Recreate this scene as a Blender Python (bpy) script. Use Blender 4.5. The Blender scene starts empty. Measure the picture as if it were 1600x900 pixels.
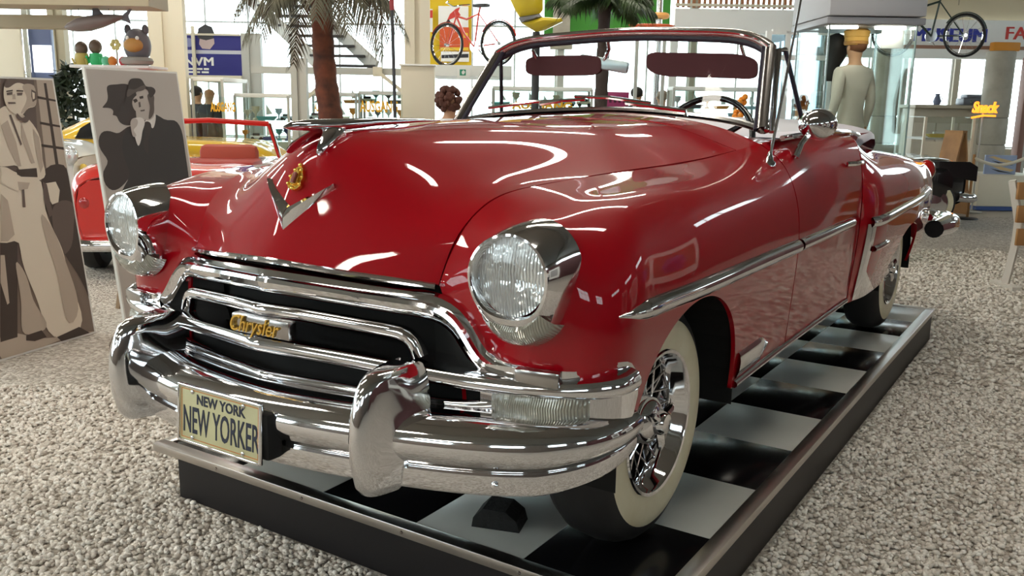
import bpy, bmesh, math, random
import numpy as np
from mathutils import Vector, Matrix

# ------------------------------------------------------------------ camera, world, exposure
scene = bpy.context.scene
COL = scene.collection
H = 0.195                       # platform height above the gravel
YAW = 0.5775
FPX = 1403.88
CAMP = Vector((1.7647, -2.2928, 1.2512 + H))
cam_data = bpy.data.cameras.new('camera')
cam_data.sensor_width = 36.0
cam_data.lens = FPX / 1600.0 * 36.0
cam_data.clip_start = 0.05
cam_data.clip_end = 200
camera = bpy.data.objects.new('camera', cam_data)
COL.objects.link(camera)
camera.location = CAMP
camera.rotation_euler = (1.3695, -0.0153, YAW)
scene.camera = camera

world = bpy.data.worlds.new('daylight')
scene.world = world
world.use_nodes = True
wbg = world.node_tree.nodes['Background']
wbg.inputs['Color'].default_value = (0.88, 0.95, 1.0, 1)
wbg.inputs['Strength'].default_value = 5.0

scene.view_settings.view_transform = 'Standard'
scene.view_settings.look = 'None'
scene.view_settings.gamma = 1.0
scene.view_settings.use_curve_mapping = False
scene.view_settings.exposure = 0.40
scene.cycles.use_denoising = True
scene.cycles.max_bounces = 10
scene.cycles.glossy_bounces = 6
scene.cycles.transmission_bounces = 8
scene.cycles.transparent_max_bounces = 16
scene.cycles.sample_clamp_indirect = 8.0
LAMP = 22.0                      # strength of the ceiling lamps

random.seed(7)
RNG = np.random.default_rng(7)
CM = camera.rotation_euler.to_matrix()
RV = Vector((math.cos(YAW), math.sin(YAW), 0))      # hall axis to the right of the view
FV = Vector((-math.sin(YAW), math.cos(YAW), 0))     # hall axis away from the view
CG = Vector((CAMP.x, CAMP.y, 0))


def bg(r, f, z=0.0):
    """hall coordinates (right, forward, up) -> world"""
    return CG + RV * r + FV * f + Vector((0, 0, z))


def hall(u, v, f):
    """the point of the hall seen at pixel (u, v) of the photograph, f metres ahead: (r, f, z)"""
    d = CM @ Vector(((u - 800) / FPX, -(v - 450) / FPX, -1))
    t = f / d.dot(FV)
    return (d.dot(RV) * t, f, CAMP.z + d.z * t)


# ------------------------------------------------------------------ materials
MATS = {}


def mat(name, color, rough=0.5, metal=0.0, coat=0.0, spec=0.5, trans=0.0, ior=1.45, emit=None, estr=0.0, alpha=1.0,
        noise=None, bump=None, coat_rough=0.03):
    if name in MATS:
        return MATS[name]
    m = bpy.data.materials.new(name)
    m.use_nodes = True
    nt = m.node_tree
    b = nt.nodes['Principled BSDF']
    c4 = (color[0], color[1], color[2], 1)
    b.inputs['Base Color'].default_value = c4
    b.inputs['Roughness'].default_value = rough
    b.inputs['Metallic'].default_value = metal
    b.inputs['Coat Weight'].default_value = coat
    b.inputs['Coat Roughness'].default_value = coat_rough
    b.inputs['Specular IOR Level'].default_value = spec
    b.inputs['Transmission Weight'].default_value = trans
    b.inputs['IOR'].default_value = ior
    b.inputs['Alpha'].default_value = alpha
    if emit is not None:
        b.inputs['Emission Color'].default_value = (*emit, 1)
        b.inputs['Emission Strength'].default_value = estr
    if noise or bump:
        tc = nt.nodes.new('ShaderNodeTexCoord')
        tx = nt.nodes.new('ShaderNodeTexNoise')
        sc = (noise or bump)[0]
        tx.inputs['Scale'].default_value = sc
        tx.inputs['Detail'].default_value = 6
        nt.links.new(tc.outputs['Object'], tx.inputs['Vector'])
        if noise:
            rp = nt.nodes.new('ShaderNodeValToRGB')
            rp.color_ramp.elements[0].position = 0.3
            rp.color_ramp.elements[1].position = 0.7
            rp.color_ramp.elements[0].color = (*noise[1], 1)
            rp.color_ramp.elements[1].color = c4
            nt.links.new(tx.outputs['Fac'], rp.inputs['Fac'])
            nt.links.new(rp.outputs['Color'], b.inputs['Base Color'])
        if bump:
            bp = nt.nodes.new('ShaderNodeBump')
            bp.inputs['Strength'].default_value = bump[1]
            bp.inputs['Distance'].default_value = 0.02
            nt.links.new(tx.outputs['Fac'], bp.inputs['Height'])
            nt.links.new(bp.outputs['Normal'], b.inputs['Normal'])
    MATS[name] = m
    return m


RED = mat('red_paint', (0.36, 0.0014, 0.008), rough=0.4, coat=1.0, coat_rough=0.02, spec=0.06)
CHROME = mat('chrome', (0.80, 0.80, 0.82), rough=0.06, metal=1.0)
DULL = mat('dull_chrome', (0.45, 0.43, 0.42), rough=0.18, metal=1.0)
BLACK = mat('black_void', (0.004, 0.004, 0.004), rough=0.8)
RUBBER = mat('tyre_rubber', (0.012, 0.012, 0.013), rough=0.6)
CREAM = mat('whitewall', (0.80, 0.74, 0.56), rough=0.45, noise=(9, (0.70, 0.62, 0.42)))
GOLD = mat('gold', (0.85, 0.55, 0.12), rough=0.25, metal=1.0)
MAROON = mat('maroon_cloth', (0.10, 0.02, 0.025), rough=0.8)


def glass(name, color=(1, 1, 1), rough=0.0, mix=0.12):
    """thin pane: mostly see-through with a mirror share by angle"""
    if name in MATS:
        return MATS[name]
    m = bpy.data.materials.new(name)
    m.use_nodes = True
    nt = m.node_tree
    nt.nodes.clear()
    out = nt.nodes.new('ShaderNodeOutputMaterial')
    mx = nt.nodes.new('ShaderNodeMixShader')
    tr = nt.nodes.new('ShaderNodeBsdfTransparent')
    gl = nt.nodes.new('ShaderNodeBsdfGlossy')
    fr = nt.nodes.new('ShaderNodeLayerWeight')
    fr.inputs['Blend'].default_value = 0.5
    pw = nt.nodes.new('ShaderNodeMath')
    pw.operation = 'POWER'
    pw.inputs[1].default_value = 4.0
    ml = nt.nodes.new('ShaderNodeMath')
    ml.operation = 'MULTIPLY_ADD'
    ml.inputs[1].default_value = 0.5
    ml.inputs[2].default_value = 0.025
    nt.links.new(fr.outputs['Facing'], pw.inputs[0])
    nt.links.new(pw.outputs[0], ml.inputs[0])
    tr.inputs['Color'].default_value = (*color, 1)
    gl.inputs['Roughness'].default_value = rough
    nt.links.new(ml.outputs[0], mx.inputs['Fac'])
    nt.links.new(tr.outputs['BSDF'], mx.inputs[1])
    nt.links.new(gl.outputs['BSDF'], mx.inputs[2])
    nt.links.new(mx.outputs['Shader'], out.inputs['Surface'])
    MATS[name] = m
    return m


GLASS = glass('clear_glass', (0.93, 0.97, 0.96))

# ------------------------------------------------------------------ mesh helpers


class MB:
    def __init__(self):
        self.v = []
        self.f = []
        self.fm = []
        self.mi = 0

    def add(self, vs, fs):
        o = len(self.v)
        self.v += [tuple(p) for p in vs]
        for f in fs:
            self.f.append([i + o for i in f])
            self.fm.append(self.mi)
        return self

    def box(self, c, s, rot=None):
        hx, hy, hz = s[0] / 2, s[1] / 2, s[2] / 2
        vs = [Vector((x, y, z)) for x in (-hx, hx) for y in (-hy, hy) for z in (-hz, hz)]
        if rot is not None:
            vs = [rot @ p for p in vs]
        vs = [p + Vector(c) for p in vs]
        return self.add(vs, [(0, 1, 3, 2), (4, 6, 7, 5), (0, 4, 5, 1), (2, 3, 7, 6), (0, 2, 6, 4), (1, 5, 7, 3)])

    def rbox(self, c, s, b=0.01, rot=None):
        """box with chamfered edges"""
        bm = bmesh.new()
        bmesh.ops.create_cube(bm, size=1)
        for p in bm.verts:
            p.co = Vector((p.co.x * s[0], p.co.y * s[1], p.co.z * s[2]))
        bmesh.ops.bevel(bm, geom=bm.edges[:], offset=min(b, min(s) * 0.45), segments=2, affect='EDGES', profile=0.5)
        vs = [p.co.copy() for p in bm.verts]
        for i, p in enumerate(bm.verts):
            p.index = i
        fs = [[q.index for q in f.verts] for f in bm.faces]
        bm.free()
        if rot is not None:
            vs = [rot @ p for p in vs]
        return self.add([p + Vector(c) for p in vs], fs)

    def bar(self, a, b, w, h=None):
        """square bar from a to b"""
        a, b = Vector(a), Vector(b)
        d = b - a
        h = h or w
        rot = d.to_track_quat('Z', 'Y').to_matrix()
        return self.box((a + b) / 2, (w, h, d.length), rot)

    def tube(self, path, r, n=8, cap=True, closed=False, flat=1.0, up=(0, 0, 1)):
        path = [Vector(p) for p in path]
        N = len(path)
        rs = r if hasattr(r, '__len__') else [r] * N
        o = len(self.v)
        up = Vector(up)
        vs = []
        pn = None
        for i, p in enumerate(path):
            a = path[(i - 1) % N] if (i > 0 or closed) else path[0]
            c = path[(i + 1) % N] if (i < N - 1 or closed) else path[-1]
            t = (c - a)
            t = t.normalized() if t.length > 1e-9 else Vector((0, 0, 1))
            if pn is None:
                s = t.cross(up)
                if s.length < 1e-3:
                    s = t.cross(Vector((1, 0, 0)))
                s.normalize()
            else:
                s = pn - t * pn.dot(t)
                s.normalize()
            pn = s
            w = s.cross(t)
            for k in range(n):
                a_ = 2 * math.pi * k / n
                vs.append(p + s * (math.cos(a_) * rs[i]) + w * (math.sin(a_) * rs[i] * flat))
        fs = []
        M = N if closed else N - 1
        for i in range(M):
            j = (i + 1) % N
            for k in range(n):
                l = (k + 1) % n
                fs.append((i * n + k, i * n + l, j * n + l, j * n + k))
        if cap and not closed:
            fs.append(tuple(range(n))[::-1])
            fs.append(tuple((N - 1) * n + k for k in range(n)))
        return self.add(vs, fs)

    def lathe(self, prof, n=32, axis='Z', c=(0, 0, 0), a0=0.0, a1=2 * math.pi):
        """prof: (radius, along axis)"""
        full = abs(a1 - a0 - 2 * math.pi) < 1e-6
        m = n if full else n + 1
        vs = []
        for (r, h) in prof:
            for k in range(m):
                a = a0 + (a1 - a0) * k / n
                x, y = r * math.cos(a), r * math.sin(a)
                p = {'Z': (x, y, h), 'X': (h, x, y), 'Y': (x, h, y)}[axis]
                vs.append((p[0] + c[0], p[1] + c[1], p[2] + c[2]))
        fs = []
        for i in range(len(prof) - 1):
            for k in range(n):
                l = (k + 1) % m
                fs.append((i * m + k, i * m + l, (i + 1) * m + l, (i + 1) * m + k))
        return self.add(vs, fs)

    def prism(self, pts, d, z0=0.0):
        """outline (x, z) extruded along y by d"""
        n = len(pts)
        vs = [(x, z0, z) for x, z in pts] + [(x, z0 + d, z) for x, z in pts]
        fs = [tuple(range(n)), tuple(range(2 * n - 1, n - 1, -1))]
        for i in range(n):
            j = (i + 1) % n
            fs.append((i, i + n, j + n, j))
        return self.add(vs, fs)

    def grid(self, P, closed_u=False, closed_v=False):
        nu, nv = len(P), len(P[0])
        vs = [p for row in P for p in row]
        fs = []
        for i in range(nu if closed_u else nu - 1):
            for j in range(nv if closed_v else nv - 1):
                a, b = (i + 1) % nu, (j + 1) % nv
                fs.append((i * nv + j, a * nv + j, a * nv + b, i * nv + b))
        return self.add(vs, fs)

    def sphere(self, c, r, nu=12, nv=8, sc=(1, 1, 1)):
        P = []
        for i in range(nv + 1):
            t = math.pi * i / nv
            P.append([(c[0] + r * sc[0] * math.sin(t) * math.cos(2 * math.pi * k / nu),
                       c[1] + r * sc[1] * math.sin(t) * math.sin(2 * math.pi * k / nu),
                       c[2] + r * sc[2] * math.cos(t)) for k in range(nu)])
        return self.grid(P, closed_v=True)

    def build(self, name, mats, parent=None, smooth=True, loc=None, rz=None, fix=True, angle=40):
        me = bpy.data.meshes.new(name)
        me.from_pydata(self.v, [], self.f)
        mats = mats if isinstance(mats, (list, tuple)) else [mats]
        for m in mats:
            me.materials.append(m)
        if len(mats) > 1:
            me.polygons.foreach_set('material_index', self.fm)
        if fix:
            bm = bmesh.new()
            bm.from_mesh(me)
            bmesh.ops.remove_doubles(bm, verts=bm.verts, dist=1e-5)
            bmesh.ops.recalc_face_normals(bm, faces=bm.faces)
            bm.to_mesh(me)
            bm.free()
        if smooth:
            me.polygons.foreach_set('use_smooth', [True] * len(me.polygons))
            me.set_sharp_from_angle(angle=math.radians(angle))
        me.update()
        return link(name, me, parent, loc, rz)


def link(name, me, parent=None, loc=None, rz=None):
    o = bpy.data.objects.new(name, me)
    COL.objects.link(o)
    if parent is not None:
        o.parent = parent
    if loc is not None:
        o.location = loc
    if rz is not None:
        o.rotation_euler = (0, 0, rz)
    return o


def tag(o, label, cat=None, group=None, kind=None):
    o['label'] = label
    if cat:
        o['category'] = cat
    if group:
        o['group'] = group
    if kind:
        o['kind'] = kind
    return o


def thing(name, label, cat, loc=(0, 0, 0), rz=0.0, group=None):
    o = bpy.data.objects.new(name, None)
    o.empty_display_size = 0.1
    COL.objects.link(o)
    o.location = loc
    o.rotation_euler = (0, 0, rz)
    return tag(o, label, cat, group)


def hthing(name, label, cat, u, v, f, group=None, rz=0.0, ground=True):
    """a thing in the hall, its base seen at pixel u, f metres ahead, on the floor (or at the height of v)"""
    r, f_, z = hall(u, v, f)
    return thing(name, label, cat, bg(r, f, 0.0 if ground else z), YAW + rz, group)


def struct(name, mb, m, loc=None, rz=None, label=None, smooth=False):
    o = mb.build(name, m, None, smooth=smooth, loc=loc, rz=rz)
    o['kind'] = 'structure'
    if label:
        o['label'] = label
    return o


def text(name, s, m, size, parent=None, loc=(0, 0, 0), rot=(math.pi / 2, 0, 0), ext=0.001, sx=1.0, shear=0.0, bold=0.0, fat=0.0):
    cu = bpy.data.curves.new(name, 'FONT')
    cu.body = s
    cu.size = size
    cu.align_x = 'CENTER'
    cu.align_y = 'CENTER'
    cu.extrude = ext
    cu.offset = bold
    cu.shear = shear
    cu.resolution_u = 3
    t = bpy.data.objects.new(name, cu)
    COL.objects.link(t)
    bpy.context.view_layer.update()
    me = bpy.data.meshes.new_from_object(t.evaluated_get(bpy.context.evaluated_depsgraph_get()))
    bpy.data.objects.remove(t)
    me.transform(Matrix.Diagonal((sx, 1, 1, 1)))
    if fat:
        bm = bmesh.new()
        bm.from_mesh(me)
        src = bm.verts[:] + bm.edges[:] + bm.faces[:]
        for k, dx in enumerate((-fat, fat)):
            g = bmesh.ops.duplicate(bm, geom=src)['geom']
            bmesh.ops.translate(bm, vec=(dx, 0, -.0004 * (k + 1)), verts=[x for x in g if isinstance(x, bmesh.types.BMVert)])
        bm.to_mesh(me)
        bm.free()
    me.materials.clear()
    me.materials.append(m)
    me.name = name
    o = link(name, me, parent)
    o.location = loc
    o.rotation_euler = rot
    return o


# ------------------------------------------------------------------ smooth surfaces through control points


CARD = {}


def card(t, x):
    """rows of natural-cubic-spline weights: value at x = W @ data"""
    t = np.asarray(t, float)
    x = np.asarray(x, float)
    n = len(t)
    h = np.diff(t)
    M = CARD.get(t.tobytes())
    if M is None:
        M = CARD[t.tobytes()] = card_m(n, h)
    k = np.clip(np.searchsorted(t, x, side='right') - 1, 0, n - 2)
    hk = h[k]
    a = (t[k + 1] - x) / hk
    b = (x - t[k]) / hk
    W = np.zeros((len(x), n))
    r = np.arange(len(x))
    W[r, k] += a
    W[r, k + 1] += b
    W += ((a ** 3 - a) * hk * hk / 6)[:, None] * M[k] + ((b ** 3 - b) * hk * hk / 6)[:, None] * M[k + 1]
    return W


def card_m(n, h):
    A = np.eye(n)
    B = np.zeros((n, n))
    for i in range(1, n - 1):
        A[i, i - 1] = h[i - 1]
        A[i, i] = 2 * (h[i - 1] + h[i])
        A[i, i + 1] = h[i]
        B[i, i - 1] = 6 / h[i - 1]
        B[i, i] = -6 / h[i - 1] - 6 / h[i]
        B[i, i + 1] = 6 / h[i]
    return np.linalg.solve(A, B)


def spline(pts, n, closed=False):
    P = np.array(pts, float)
    if closed:
        P = np.concatenate([P[-3:], P, P[:4]])
    d = np.linalg.norm(np.diff(P, axis=0), axis=1) ** 0.8
    t = np.concatenate([[0], np.cumsum(d)])
    if closed:
        x = np.linspace(t[3], t[-4], n, endpoint=False)
    else:
        x = np.linspace(0, t[-1], n)
    return [tuple(p) for p in card(t, x) @ P]


class Surf:
    def __init__(self, ctrl):
        self.P = np.array(ctrl, float)
        du = np.linalg.norm(np.diff(self.P, axis=0), axis=2).mean(1)
        dv = np.linalg.norm(np.diff(self.P, axis=1), axis=2).mean(0)
        self.tu = np.concatenate([[0], np.cumsum(du)])
        self.tv = np.concatenate([[0], np.cumsum(dv)])
        self.tu /= self.tu[-1]
        self.tv /= self.tv[-1]

    def at(self, U, V):
        U = np.asarray(U, float).ravel()
        V = np.asarray(V, float).ravel()
        A = np.tensordot(card(self.tu, U), self.P, 1)
        return (A * card(self.tv, V)[:, :, None]).sum(1)

    def normal(self, U, V):
        e = 1e-3
        U = np.asarray(U, float).ravel()
        V = np.asarray(V, float).ravel()
        du = self.at(np.clip(U + e, 0, 1), V) - self.at(np.clip(U - e, 0, 1), V)
        dv = self.at(U, np.clip(V + e, 0, 1)) - self.at(U, np.clip(V - e, 0, 1))
        n = np.cross(du, dv)
        return n / np.maximum(np.linalg.norm(n, axis=1)[:, None], 1e-12)


def locate(surf, axes, targets, u1=1.0, v1=1.0, keep=None):
    """(u, v) of the surface points whose two coordinates `axes` equal the targets; Newton from the nearest sample"""
    T = np.asarray(targets, float)
    uu, vv = [g.ravel() for g in np.meshgrid(np.linspace(0, u1, 120), np.linspace(0, v1, 80), indexing='ij')]
    P = surf.at(uu, vv)
    pen = np.zeros(len(P)) if keep is None else np.where(keep(P), 0, 9.0)
    Q = P[:, axes]
    idx = np.array([int((((Q - t) ** 2).sum(1) + pen).argmin()) for t in T])
    u, v = uu[idx].copy(), vv[idx].copy()
    e = 1e-4
    for _ in range(6):
        p = surf.at(u, v)[:, axes]
        a = (surf.at(u + e, v)[:, axes] - p) / e
        b = (surf.at(u, v + e)[:, axes] - p) / e
        r = T - p
        det = a[:, 0] * b[:, 1] - a[:, 1] * b[:, 0]
        det = np.where(np.abs(det) < 1e-6, 1e-6, det)
        u = np.clip(u + np.clip((r[:, 0] * b[:, 1] - r[:, 1] * b[:, 0]) / det, -.05, .05), 0, 1)
        v = np.clip(v + np.clip((a[:, 0] * r[:, 1] - a[:, 1] * r[:, 0]) / det, -.05, .05), 0, 1)
    return surf.at(u, v), surf.normal(u, v)


def panel(name, surf, grids, m, parent, mirror=False, flip=False, lip=0.014):
    """grids: list of (U, V) 2-D arrays on the surface; each becomes a patch with exact normals and a turned-in edge"""
    V_, F_, N_ = [], [], []
    for U, Vv in grids:
        nu, nv = U.shape
        P = surf.at(U, Vv)
        N = surf.normal(U, Vv)
        if flip:
            N = -N
        if mirror:
            P = P * [-1, 1, 1]
            N = N * [-1, 1, 1]
        o = len(V_)
        V_ += P.tolist()
        N_ += N.tolist()
        rev = flip != mirror
        for i in range(nu - 1):
            for j in range(nv - 1):
                q = [o + i * nv + j, o + (i + 1) * nv + j, o + (i + 1) * nv + j + 1, o + i * nv + j + 1]
                F_.append(q[::-1] if rev else q)
        ring = [i * nv for i in range(nu)] + [(nu - 1) * nv + j for j in range(1, nv)] + \
               [i * nv + nv - 1 for i in range(nu - 2, -1, -1)] + [j for j in range(nv - 2, 0, -1)]
        o2 = len(V_)
        for r in ring:
            V_.append(P[r].tolist())
            N_.append([0, 0, 0])
        o3 = len(V_)
        for r in ring:
            V_.append((P[r] - N[r] * lip).tolist())
            N_.append([0, 0, 0])
        L = len(ring)
        for i in range(L):
            j = (i + 1) % L
            q = [o2 + i, o3 + i, o3 + j, o2 + j]
            F_.append(q if rev else q[::-1])
    me = bpy.data.meshes.new(name)
    me.from_pydata(V_, [], F_)
    me.materials.append(m)
    me.polygons.foreach_set('use_smooth', [True] * len(me.polygons))
    me.update()
    me.normals_split_custom_set_from_vertices(N_)
    return link(name, me, parent)


def rect(u0, u1, v0, v1, nu, nv):
    return np.meshgrid(np.linspace(u0, u1, nu), np.linspace(v0, v1, nv), indexing='ij')
# ================================================================== the red convertible (car coordinates: x to its left, y to its tail, z up)
car = thing('convertible_car', 'large red convertible with chrome grille and whitewall tyres on the checkered platform', 'car', (0, 0, H))


def cp(mb, name, m, parent=None, **k):
    return mb.build(name, m, parent or car, **k)


def mirrored(pts):
    return [(-x, y, z) for x, y, z in pts]


SIDE = Surf([
    [(.52, -.575, .45), (.515, -.58, .55), (.505, -.585, .64), (.495, -.588, .70), (.482, -.59, .75), (.472, -.592, .78), (.463, -.593, .80), (.455, -.593, .82)],
    [(.62, -.565, .45), (.615, -.575, .56), (.605, -.583, .67), (.592, -.588, .76), (.575, -.585, .84), (.55, -.576, .88), (.51, -.568, .888), (.462, -.556, .895)],
    [(.72, -.565, .45), (.72, -.578, .57), (.718, -.588, .69), (.714, -.588, .80), (.70, -.572, .91), (.66, -.54, .968), (.58, -.515, .965), (.475, -.50, .966)],
    [(.83, -.52, .45), (.832, -.535, .57), (.832, -.545, .68), (.825, -.545, .79), (.80, -.52, .90), (.74, -.46, .985), (.62, -.42, 1.0), (.488, -.42, 1.012)],
    [(.882, -.44, .45), (.888, -.45, .57), (.89, -.455, .68), (.885, -.445, .79), (.86, -.41, .90), (.78, -.34, 1.0), (.65, -.31, 1.02), (.503, -.33, 1.033)],
    [(.872, -.33, .42), (.885, -.33, .55), (.893, -.33, .67), (.892, -.32, .79), (.868, -.28, .905), (.79, -.21, 1.01), (.665, -.19, 1.03), (.52, -.20, 1.044)],
    [(.868, -.08, .40), (.88, -.08, .54), (.89, -.08, .67), (.892, -.07, .79), (.870, -.04, .91), (.80, .02, 1.015), (.685, .04, 1.04), (.550, .03, 1.055)],
    [(.855, .3, .37), (.87, .3, .52), (.882, .3, .66), (.885, .3, .79), (.867, .3, .91), (.805, .33, 1.015), (.70, .34, 1.05), (.595, .36, 1.066)],
    [(.845, .65, .355), (.858, .65, .5), (.87, .65, .65), (.875, .65, .78), (.862, .65, .905), (.815, .66, 1.01), (.74, .67, 1.06), (.645, .68, 1.085)],
    [(.838, 1.05, .352), (.85, 1.045, .5), (.862, 1.04, .65), (.868, 1.03, .78), (.858, 1.02, .90), (.828, 1.01, 1.0), (.78, 1.005, 1.07), (.705, 1.0, 1.125)],
    [(.835, 1.5, .352), (.848, 1.5, .5), (.860, 1.5, .65), (.864, 1.5, .78), (.857, 1.5, .90), (.836, 1.5, 1.0), (.80, 1.5, 1.085), (.745, 1.5, 1.145)],
    [(.832, 2.05, .352), (.845, 2.05, .5), (.858, 2.05, .65), (.862, 2.05, .78), (.857, 2.06, .9), (.84, 2.08, 1.0), (.81, 2.11, 1.085), (.76, 2.14, 1.14)],
])
QTR = Surf([
    [(0.832, 2.06, .352), (0.845, 2.06, .5), (0.858, 2.06, .65), (0.862, 2.06, .78), (0.857, 2.07, .9), (0.840, 2.09, 1.0), (0.810, 2.12, 1.085), (0.760, 2.15, 1.14)],
    [(0.848, 2.16, .352), (0.872, 2.16, .5), (0.893, 2.16, .65), (0.900, 2.16, .78), (0.888, 2.17, .9), (0.850, 2.19, 1.0), (0.800, 2.22, 1.075), (0.750, 2.25, 1.13)],
    [(0.859, 2.4, .345), (0.894, 2.4, .5), (0.917, 2.4, .65), (0.921, 2.4, .78), (0.904, 2.4, .895), (0.853, 2.42, .99), (0.776, 2.45, 1.05), (0.705, 2.48, 1.10)],
    [(0.848, 2.9, .34), (0.890, 2.9, .5), (0.916, 2.9, .65), (0.921, 2.9, .78), (0.904, 2.9, .89), (0.848, 2.9, .98), (0.768, 2.9, 1.025), (0.678, 2.9, 1.05)],
    [(0.843, 3.4, .34), (0.886, 3.4, .5), (0.913, 3.4, .65), (0.915, 3.4, .77), (0.895, 3.4, .88), (0.838, 3.4, .965), (0.758, 3.4, 1.0), (0.658, 3.4, 1.015)],
    [(0.823, 3.9, .36), (0.863, 3.9, .5), (0.883, 3.9, .65), (0.883, 3.9, .76), (0.863, 3.9, .86), (0.813, 3.9, .935), (0.728, 3.9, .965), (0.628, 3.9, .975)],
    [(0.758, 4.3, .40), (0.798, 4.3, .52), (0.813, 4.3, .65), (0.813, 4.3, .75), (0.793, 4.3, .84), (0.748, 4.3, .90), (0.678, 4.3, .925), (0.578, 4.3, .93)],
    [(0.620, 4.48, .44), (0.660, 4.48, .54), (0.680, 4.48, .65), (0.680, 4.48, .74), (0.660, 4.48, .81), (0.620, 4.48, .86), (0.560, 4.48, .88), (0.500, 4.48, .88)],
])
HC = [
    [(.455, -.593, .82), (.35, -.637, .830), (.235, -.672, .838), (.115, -.697, .846), (0, -.712, .851)],
    [(.46, -.566, .88), (.35, -.605, .888), (.235, -.637, .90), (.115, -.655, .92), (0, -.668, .925)],
    [(.47, -.53, .941), (.36, -.560, .945), (.245, -.59, .965), (.125, -.612, 1.0), (0, -.628, 1.015)],
    [(.485, -.44, 1.006), (.37, -.485, 1.0), (.25, -.53, 1.03), (.13, -.555, 1.08), (0, -.575, 1.105)],
    [(.50, -.34, 1.033), (.385, -.39, 1.035), (.26, -.44, 1.08), (.135, -.465, 1.135), (0, -.48, 1.158)],
    [(.525, -.18, 1.046), (.40, -.22, 1.065), (.27, -.26, 1.12), (.14, -.28, 1.165), (0, -.29, 1.18)],
    [(.56, .10, 1.059), (.425, .08, 1.10), (.285, .05, 1.155), (.145, .03, 1.185), (0, .02, 1.196)],
    [(.605, .42, 1.07), (.455, .41, 1.125), (.305, .4, 1.172), (.155, .4, 1.198), (0, .4, 1.207)],
    [(.655, .74, 1.092), (.49, .75, 1.145), (.33, .77, 1.186), (.165, .78, 1.208), (0, .79, 1.216)],
    [(.705, 1.0, 1.125), (.54, 1.06, 1.175), (.36, 1.11, 1.205), (.18, 1.15, 1.222), (0, 1.165, 1.228)],
]
HOOD = Surf([row + mirrored(row[:-1])[::-1] for row in HC])


def station(surf, i):
    return surf.tu[i]


def arch_cut(surf, y0, z0, ra, rb, ua, ub, zfloor=None):
    """for a wheel arch (ellipse in y, z): v of the apex and functions giving the u of its front and rear edge for each v"""
    uu = np.linspace(ua, ub, 400)

    def F(u, v):
        p = surf.at(u, np.full(len(u), v))
        return ((p[:, 1] - y0) / ra) ** 2 + (np.maximum(p[:, 2] - z0, 0) / rb) ** 2 - 1
    lo, hi = 0.0, 0.8
    for _ in range(40):
        mid = (lo + hi) / 2
        if F(uu, mid).min() < 0:
            lo = mid
        else:
            hi = mid
    vt = lo

    def edges(v):
        f = F(uu, min(v, vt - 1e-5))
        ins = np.where(f < 0)[0]
        if len(ins) == 0:
            k = f.argmin()
            return uu[k], uu[k]
        a, b = ins[0], ins[-1]

        def x(i, j):
            return uu[i] + (uu[j] - uu[i]) * f[i] / (f[i] - f[j])
        return (x(a - 1, a) if a > 0 else uu[0]), (x(b + 1, b) if b < len(uu) - 1 else uu[-1])
    return vt, edges


def arch_grids(surf, u0, u1, arch, nu=70, nv=34, nl=30, v1=1.0, nua=28):
    vt, edges = arch
    up = rect(u0, u1, vt, v1, nu, nv)
    vs = vt * (1 - (1 - np.linspace(0, 1, nl)) ** 1.0)
    # rows bunch towards the apex so that the arch stays round
    vs = vt * np.sin(np.linspace(0, math.pi / 2, nl))
    A = np.array([edges(v) for v in vs])
    t = np.linspace(0, 1, nua)[:, None]
    fU = u0 + (A[:, 0][None] - u0) * t
    rU = A[:, 1][None] + (u1 - A[:, 1][None]) * t
    V = np.repeat(vs[None], nua, 0)
    return [up, (fU, V), (rU, V)]


g1 = station(SIDE, 9)
gd = 0.0014
front_arch = arch_cut(SIDE, .02, .36, .415, .378, station(SIDE, 4), station(SIDE, 8))
rear_arch = arch_cut(QTR, 3.19, .33, .42, .30, station(QTR, 2), station(QTR, 5))
for mir in (False, True):
    panel('front_fender', SIDE, arch_grids(SIDE, 0, g1 - gd, front_arch, nu=110, nua=40, nl=36), RED, car, mir)
    panel('door', SIDE, [rect(g1 + gd, 1, 0, 1, 40, 60)], RED, car, mir)
    panel('rear_quarter_panel', QTR, arch_grids(QTR, 0.002, 1, rear_arch, nu=90, nua=40, nl=30), RED, car, mir)
uc = (station(HOOD, 8) + station(HOOD, 9)) / 2 - .02
hv = 0.0028
panel('hood', HOOD, [rect(0, uc, hv, 1 - hv, 110, 90)], RED, car)
panel('cowl', HOOD, [rect(uc + .0025, 1, 0, 1, 20, 90)], RED, car)

# rear deck and tail
DK = []
for y, x, z, dz in ((2.62, .70, 1.085, .05), (2.9, .70, 1.05, .06), (3.4, .68, 1.015, .07), (3.9, .65, .975, .07), (4.3, .60, .93, .05), (4.48, .50, .88, .02), (4.53, .47, .7, 0), (4.5, .45, .45, 0)):
    DK.append([(x, y, z), (x * .5, y + .02, z + dz * .75), (0, y + .03, z + dz), (-x * .5, y + .02, z + dz * .75), (-x, y, z)])
panel('rear_deck', Surf(DK), [rect(0, 1, 0, 1, 50, 30)], RED, car)
mb = MB()
for s in (-1, 1):
    P = spline([(s * .93, 3.9, .52), (s * .96, 4.25, .52), (s * .90, 4.5, .52), (s * .6, 4.6, .52), (0, 4.64, .52)], 24)
    mb.tube(P, [.06 + .015 * min(1, i / 5) for i in range(24)], n=12, flat=.85, cap=False)
cp(mb, 'rear_bumper', CHROME)
for s in (-1, 1):
    cp(MB().lathe([(.001, 3.905), (.056, 3.905), (.05, 3.95)], 20, 'Y', (s * .93, 0, .52)), 'bumper_end_dark', BLACK)  # black disc standing in for the shaded hollow of the open bumper end
for s in (-1, 1):
    mb = MB().sphere((s * .78, 4.36, .86), .06, sc=(1, 1.5, 1.2))
    cp(mb, 'tail_lamp', mat('tail_red', (.4, .01, .01), rough=.1, coat=1))

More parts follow.
